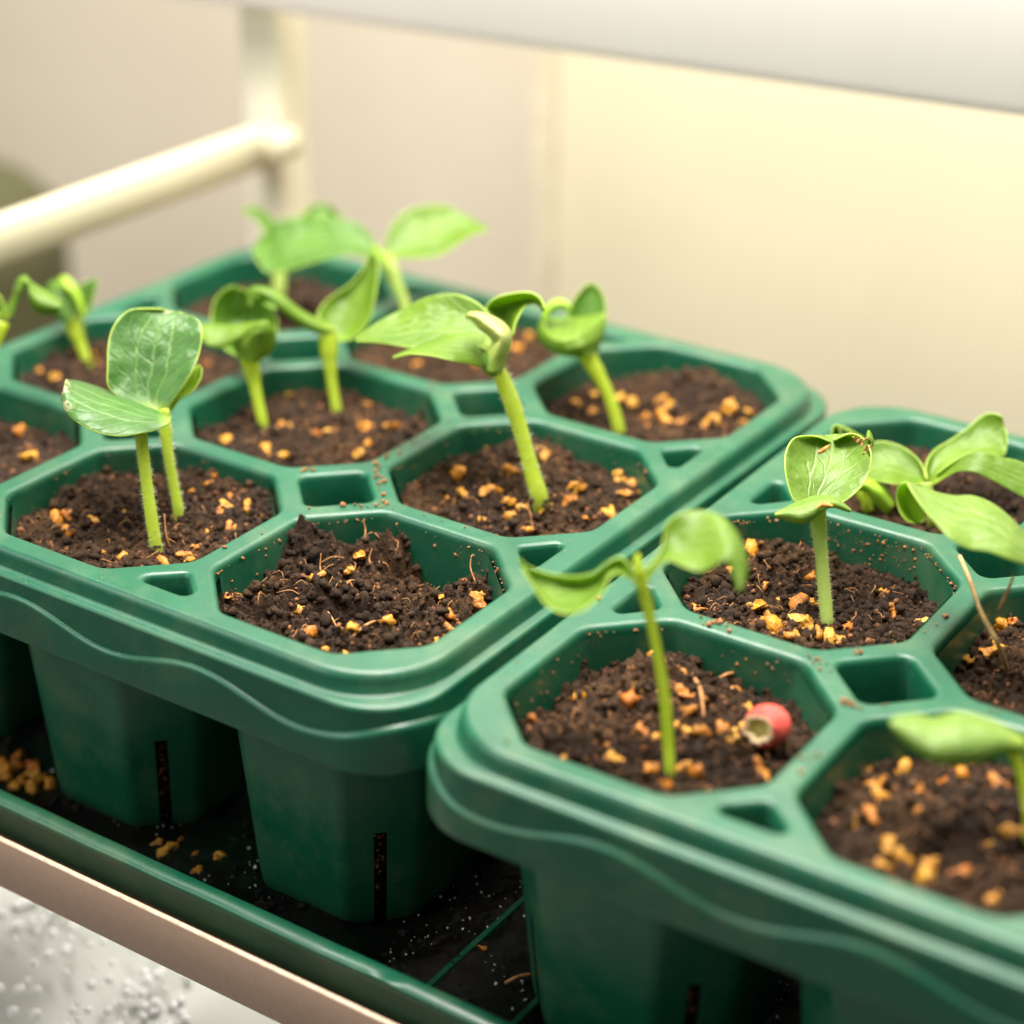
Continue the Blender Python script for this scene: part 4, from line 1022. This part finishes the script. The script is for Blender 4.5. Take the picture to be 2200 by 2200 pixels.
# ------------------------------------------------------------------ loose fibres, crumbs on the rims
def fibre(pts, rads, label, mat=FIBRE, name='root_fibre'):
    mb = MB(); tube_mb(mb, pts, rads, 6, len(pts)*5)
    o = mb.build(name, mat, loc=pts[0]); props(o, label, 'root'); return o
d0 = depth_of(cellB(1, 1))
fibre([at(2062, 1195, d0+.30), at(2085, 1250, d0+.20), at(2105, 1310, d0+.12), at(2140, 1375, d0-.02), hits('B11', 2165, 1440)], [.008, .008, .009, .008, .005], 'long pale root lying over the rim into the central cell of the right tray', mat_simple('root_pale', (0.46, 0.30, 0.13), 0.6, 0.3, 900, 0.3))
fibre([at(2177, 1238, d0+.05), at(2165, 1270, d0+.04), at(2145, 1310, d0)], [.004, .006, .004], 'short brown root sticking up by the right picture edge')
def fib(key, L, T, label, w_=.004, lift=.02):
    ox, oy, s = T; pts = []
    for i, (x, y) in enumerate(L):
        p = hits(key, ox+x*s, oy+y*s); pts.append(p+V((0, 0, lift if 0 < i < len(L)-1 else 0.004)))
    return fibre(pts, [w_]*(len(pts)-1)+[w_*.5], label)
Z3 = (400, 1000, .4141); Z5 = (1000, 1280, .43996)
fib('A00', [(830,935),(900,880),(980,835),(1060,815)], Z3, 'long orange root lying across the front of the loose soil', .006)
fib('A00', [(1000,505),(1040,540),(1060,575)], Z3, 'thin curved root on the clump of loose soil')
fib('A00', [(690,515),(760,500),(820,485)], Z3, 'straight thin root on the dark clump at the back of the loose soil', .003)
fib('A00', [(815,635),(860,620),(905,618)], Z3, 'short root beside the pellet in the middle of the loose soil', .003)
fib('A00', [(680,715),(740,790),(790,860)], Z3, 'thin slanting root left of the dark hollow', .003)
fib('B00', [(670,290),(760,265),(855,255)], Z5, 'tan root at the back edge of the soil beside the red husk', .006)
fib('B00', [(1120,410),(1145,500),(1165,600)], Z5, 'thick upright root right of the slender stem', .007, .03)
fib('B00', [(1225,415),(1290,405),(1350,395)], Z5, 'short tan root at the back wall above the red husk', .006)
for (x0_, y0_, x1_, y1_, x2_, y2_, dd, lab) in [
   (1480, 465, 1475, 530, 1500, 605, 0, 'thin root standing against the wall of the loose soil cell'),
   (1615, 545, 1590, 600, 1610, 660, 0, 'bent root at the right corner of the loose soil cell'),
   (965, 430, 950, 480, 955, 510, 0, 'short upright root on top of the clump of loose soil'),
   (700, 455, 695, 520, 700, 560, 0, 'upright root on the dark clump of loose soil'),
   (920, 290, 930, 330, 925, 390, .12, 'root dangling from the back rim of the loose soil cell')]:
    q = hits('A00', 400+x2_*.4141, 1000+y2_*.4141); dq = depth_of(q)
    fibre([q, at(400+x1_*.4141, 1000+y1_*.4141, dq+.01), at(400+x0_*.4141, 1000+y0_*.4141, dq+.01)], [.003, .0028, .0015], lab)
q = hits('A10', 367, 1180); dq = depth_of(q)
fibre([q, at(357, 1150, dq-.01), at(353, 1104, dq)], [.0035, .003, .002], 'upright root beside the nearer stem of the close pair')
q = hits('A01', 1141, 1133); dq = depth_of(q)
fibre([q, at(1140, 1105, dq), at(1129, 1082, dq)], [.0035, .003, .002], 'upright curved root at the front of the cell with the tall leaning stem')
p = on_plane(1085, 2113, 2, ZS+.03); q = on_plane(1140, 2093, 2, ZS+.05)
fibre([p, (p+q)/2+V((0, 0, .01)), q], [.007, .006, .007], 'short stick lying on the wet floor of the drip tray')

mb = MB(); r_ = random.Random(44); pts = []
for c in COLLAR:
    for _ in range(26):
        a_ = r_.uniform(0, 6.28); q = 0.020+abs(r_.gauss(0, .016)); pts.append((c.x+q*math.cos(a_), c.y+q*math.sin(a_), c.z+0.012-q*0.18))
scatter_rocks(mb, pts, r_, 0.006, 0.018)
props(mb.build('stem_base_crumbs', SOIL, loc=COLLAR[0]), 'dark crumbs of soil pushed up around the feet of the stems', 'soil crumbs', kind='stuff')
# crumbs spilled on the rims and pot walls
def crumbs_patch(spots, name, label, seed):
    r_ = random.Random(seed); mb = MB(); pts = []
    for (px, py, sx_, sy_, n_) in spots:
        for _ in range(n_):
            p = on_plane(r_.gauss(px, sx_), r_.gauss(py, sy_), 2, 0.004); pts.append(p)
    def on_rim(p, tray):
        if tray == 'A': lx, ly = p.x+2, p.y
        else:
            q = p-BO; c_, s_ = math.cos(-BR), math.sin(-BR); lx, ly = q.x*c_-q.y*s_, q.x*s_+q.y*c_
        if not (-.53 < lx < 2.53 and -.53 < ly < 2.53): return False
        ix, iy = lx-round(lx), ly-round(ly); ix, iy = abs(ix), abs(iy)
        if max(ix, iy) < A_O and ix+iy < A_O+C_O: return False
        if abs(lx-math.floor(lx)-.5)+abs(ly-math.floor(ly)-.5) < .215 and 0 < lx < 2 and 0 < ly < 2: return False
        return True
    pts = [p for p in pts if on_rim(p, 'A') or on_rim(p, 'B')]
    scatter_rocks(mb, pts, r_, 0.004, 0.013)
    o = mb.build(name, CRUMB, loc=pts[0]); props(o, label, 'crumbs', kind='stuff')
crumbs_patch([(805, 1035, 12, 35, 60), (790, 1075, 25, 8, 45), (660, 1008, 12, 4, 8), (935, 862, 10, 20, 14), (615, 1125, 12, 5, 14), (870, 970, 30, 12, 14), (1000, 905, 40, 5, 8), (560, 1150, 60, 30, 25), (1150, 900, 200, 60, 40), (800, 1060, 200, 120, 60), (1300, 820, 100, 60, 14)], 'spilled_crumbs', 'fine brown crumbs spilled on the rims of the left tray', 21)
crumbs_patch([(2125, 1233, 8, 4, 18), (1745, 1420, 14, 12, 22), (1830, 1510, 28, 8, 26), (1840, 1400, 8, 5, 8), (1545, 1335, 20, 5, 20), (1730, 1640, 20, 20, 16), (1460, 1480, 200, 90, 60), (2060, 1330, 50, 40, 20), (2150, 1510, 30, 10, 12)], 'spilled_crumbs', 'fine brown crumbs spilled on the rims of the right tray', 22)
def wall_crumbs(c, rot, label, n_, seed, face):
    r_ = random.Random(seed); mb = MB(); pts = []
    for _ in range(n_):
        z = -abs(r_.gauss(0.02, 0.07))-0.02; a_ = 0.464-0.105*(-z)/POT_H-0.020; cc = 0.238
        f = r_.choice(face); t_ = r_.uniform(-1, 1)
        if f == 0: p = V((t_*cc, a_, z))
        elif f == 1: p = V((-a_, t_*cc, z))
        elif f == 2: q_ = (t_+1)/2; p = V((-cc, a_, z)).lerp(V((-a_, cc, z)), q_)
        else: q_ = (t_+1)/2; p = V((cc, a_, z)).lerp(V((a_, cc, z)), q_)
        c_, s_ = math.cos(rot), math.sin(rot); pts.append((c.x+p.x*c_-p.y*s_, c.y+p.x*s_+p.y*c_, z))
    scatter_rocks(mb, pts, r_, 0.003, 0.009)
    o = mb.build('clinging_crumbs', CRUMB, loc=(c.x, c.y, -.1)); props(o, label, 'crumbs', kind='stuff')
wall_crumbs(cellA(0, 0), 0, 'specks of soil clinging to the walls above the loose soil in the left tray', 150, 31, [0, 1, 2, 2, 3])
wall_crumbs(cellB(0, 1), BR, 'specks of soil clinging to the back wall of the cell with the upright leaf', 320, 32, [0, 0, 2, 3])
wall_crumbs(cellB(0, 0), BR, 'specks of soil clinging to the walls of the cell with the red husk', 60, 33, [0, 1, 2])
wall_crumbs(cellA(0, 1), 0, 'specks of soil clinging to the walls of the cell with the tall leaning stem', 90, 34, [0, 1, 2, 3])
wall_crumbs(cellA(1, 0), 0, 'specks of soil clinging to the walls of the cell with the close pair of stems', 50, 35, [0, 1, 2])

# ------------------------------------------------------------------ wet plastic cover below the shelf
c0 = on_plane(150, 2150, 2, -2.1)
dome = empty('plastic_cover', (c0.x, c0.y, -3.6)); props(dome, 'clear plastic cover beaded with water drops, below the shelf at bottom left', 'plastic cover')
def dome_pt(u, v):
    x = c0.x+(u-.62)*3.4; y = c0.y+(v-.5)*2.4
    e = max(0, abs(u-.5)*2-.55)/.45; e2 = max(0, abs(v-.5)*2-.6)/.4
    z = -2.05-0.9*e*e-0.9*e2*e2+0.05*math.sin(u*18)
    return V((x, y, z))
nx = 50; verts = [dome_pt(i/(nx-1), j/(nx-1)) for j in range(nx) for i in range(nx)]
fs = [(j*nx+i, j*nx+i+1, (j+1)*nx+i+1, (j+1)*nx+i) for j in range(nx-1) for i in range(nx-1)]
COVER = mat_simple('milky_film', (0.33, 0.34, 0.31), 0.25, 0.5, 14, 0.12)
mb = MB(); mb.add(verts, fs); mb.build('film', COVER, dome)
mb = MB(); r_ = random.Random(6)
bm = bmesh.new(); bmesh.ops.create_icosphere(bm, subdivisions=1, radius=1); sv = [v.co.copy() for v in bm.verts]; sf = [tuple(q.index for q in f.verts) for f in bm.faces]; bm.free()
for _ in range(100):
    px, py = r_.uniform(-40, 400), r_.uniform(1930, 2240)
    if r_.random() < .42:
        t_ = r_.random(); px = 30+t_*350+r_.gauss(0, 34); py = 1950+t_*260+r_.gauss(0, 24)
    p = on_plane(px, py, 2, -2.0); s = r_.uniform(.012, .026)
    mb.add([p+v*s for v in sv], sf)
o = mb.build('water_drops', DROP, dome); o['kind'] = 'stuff'
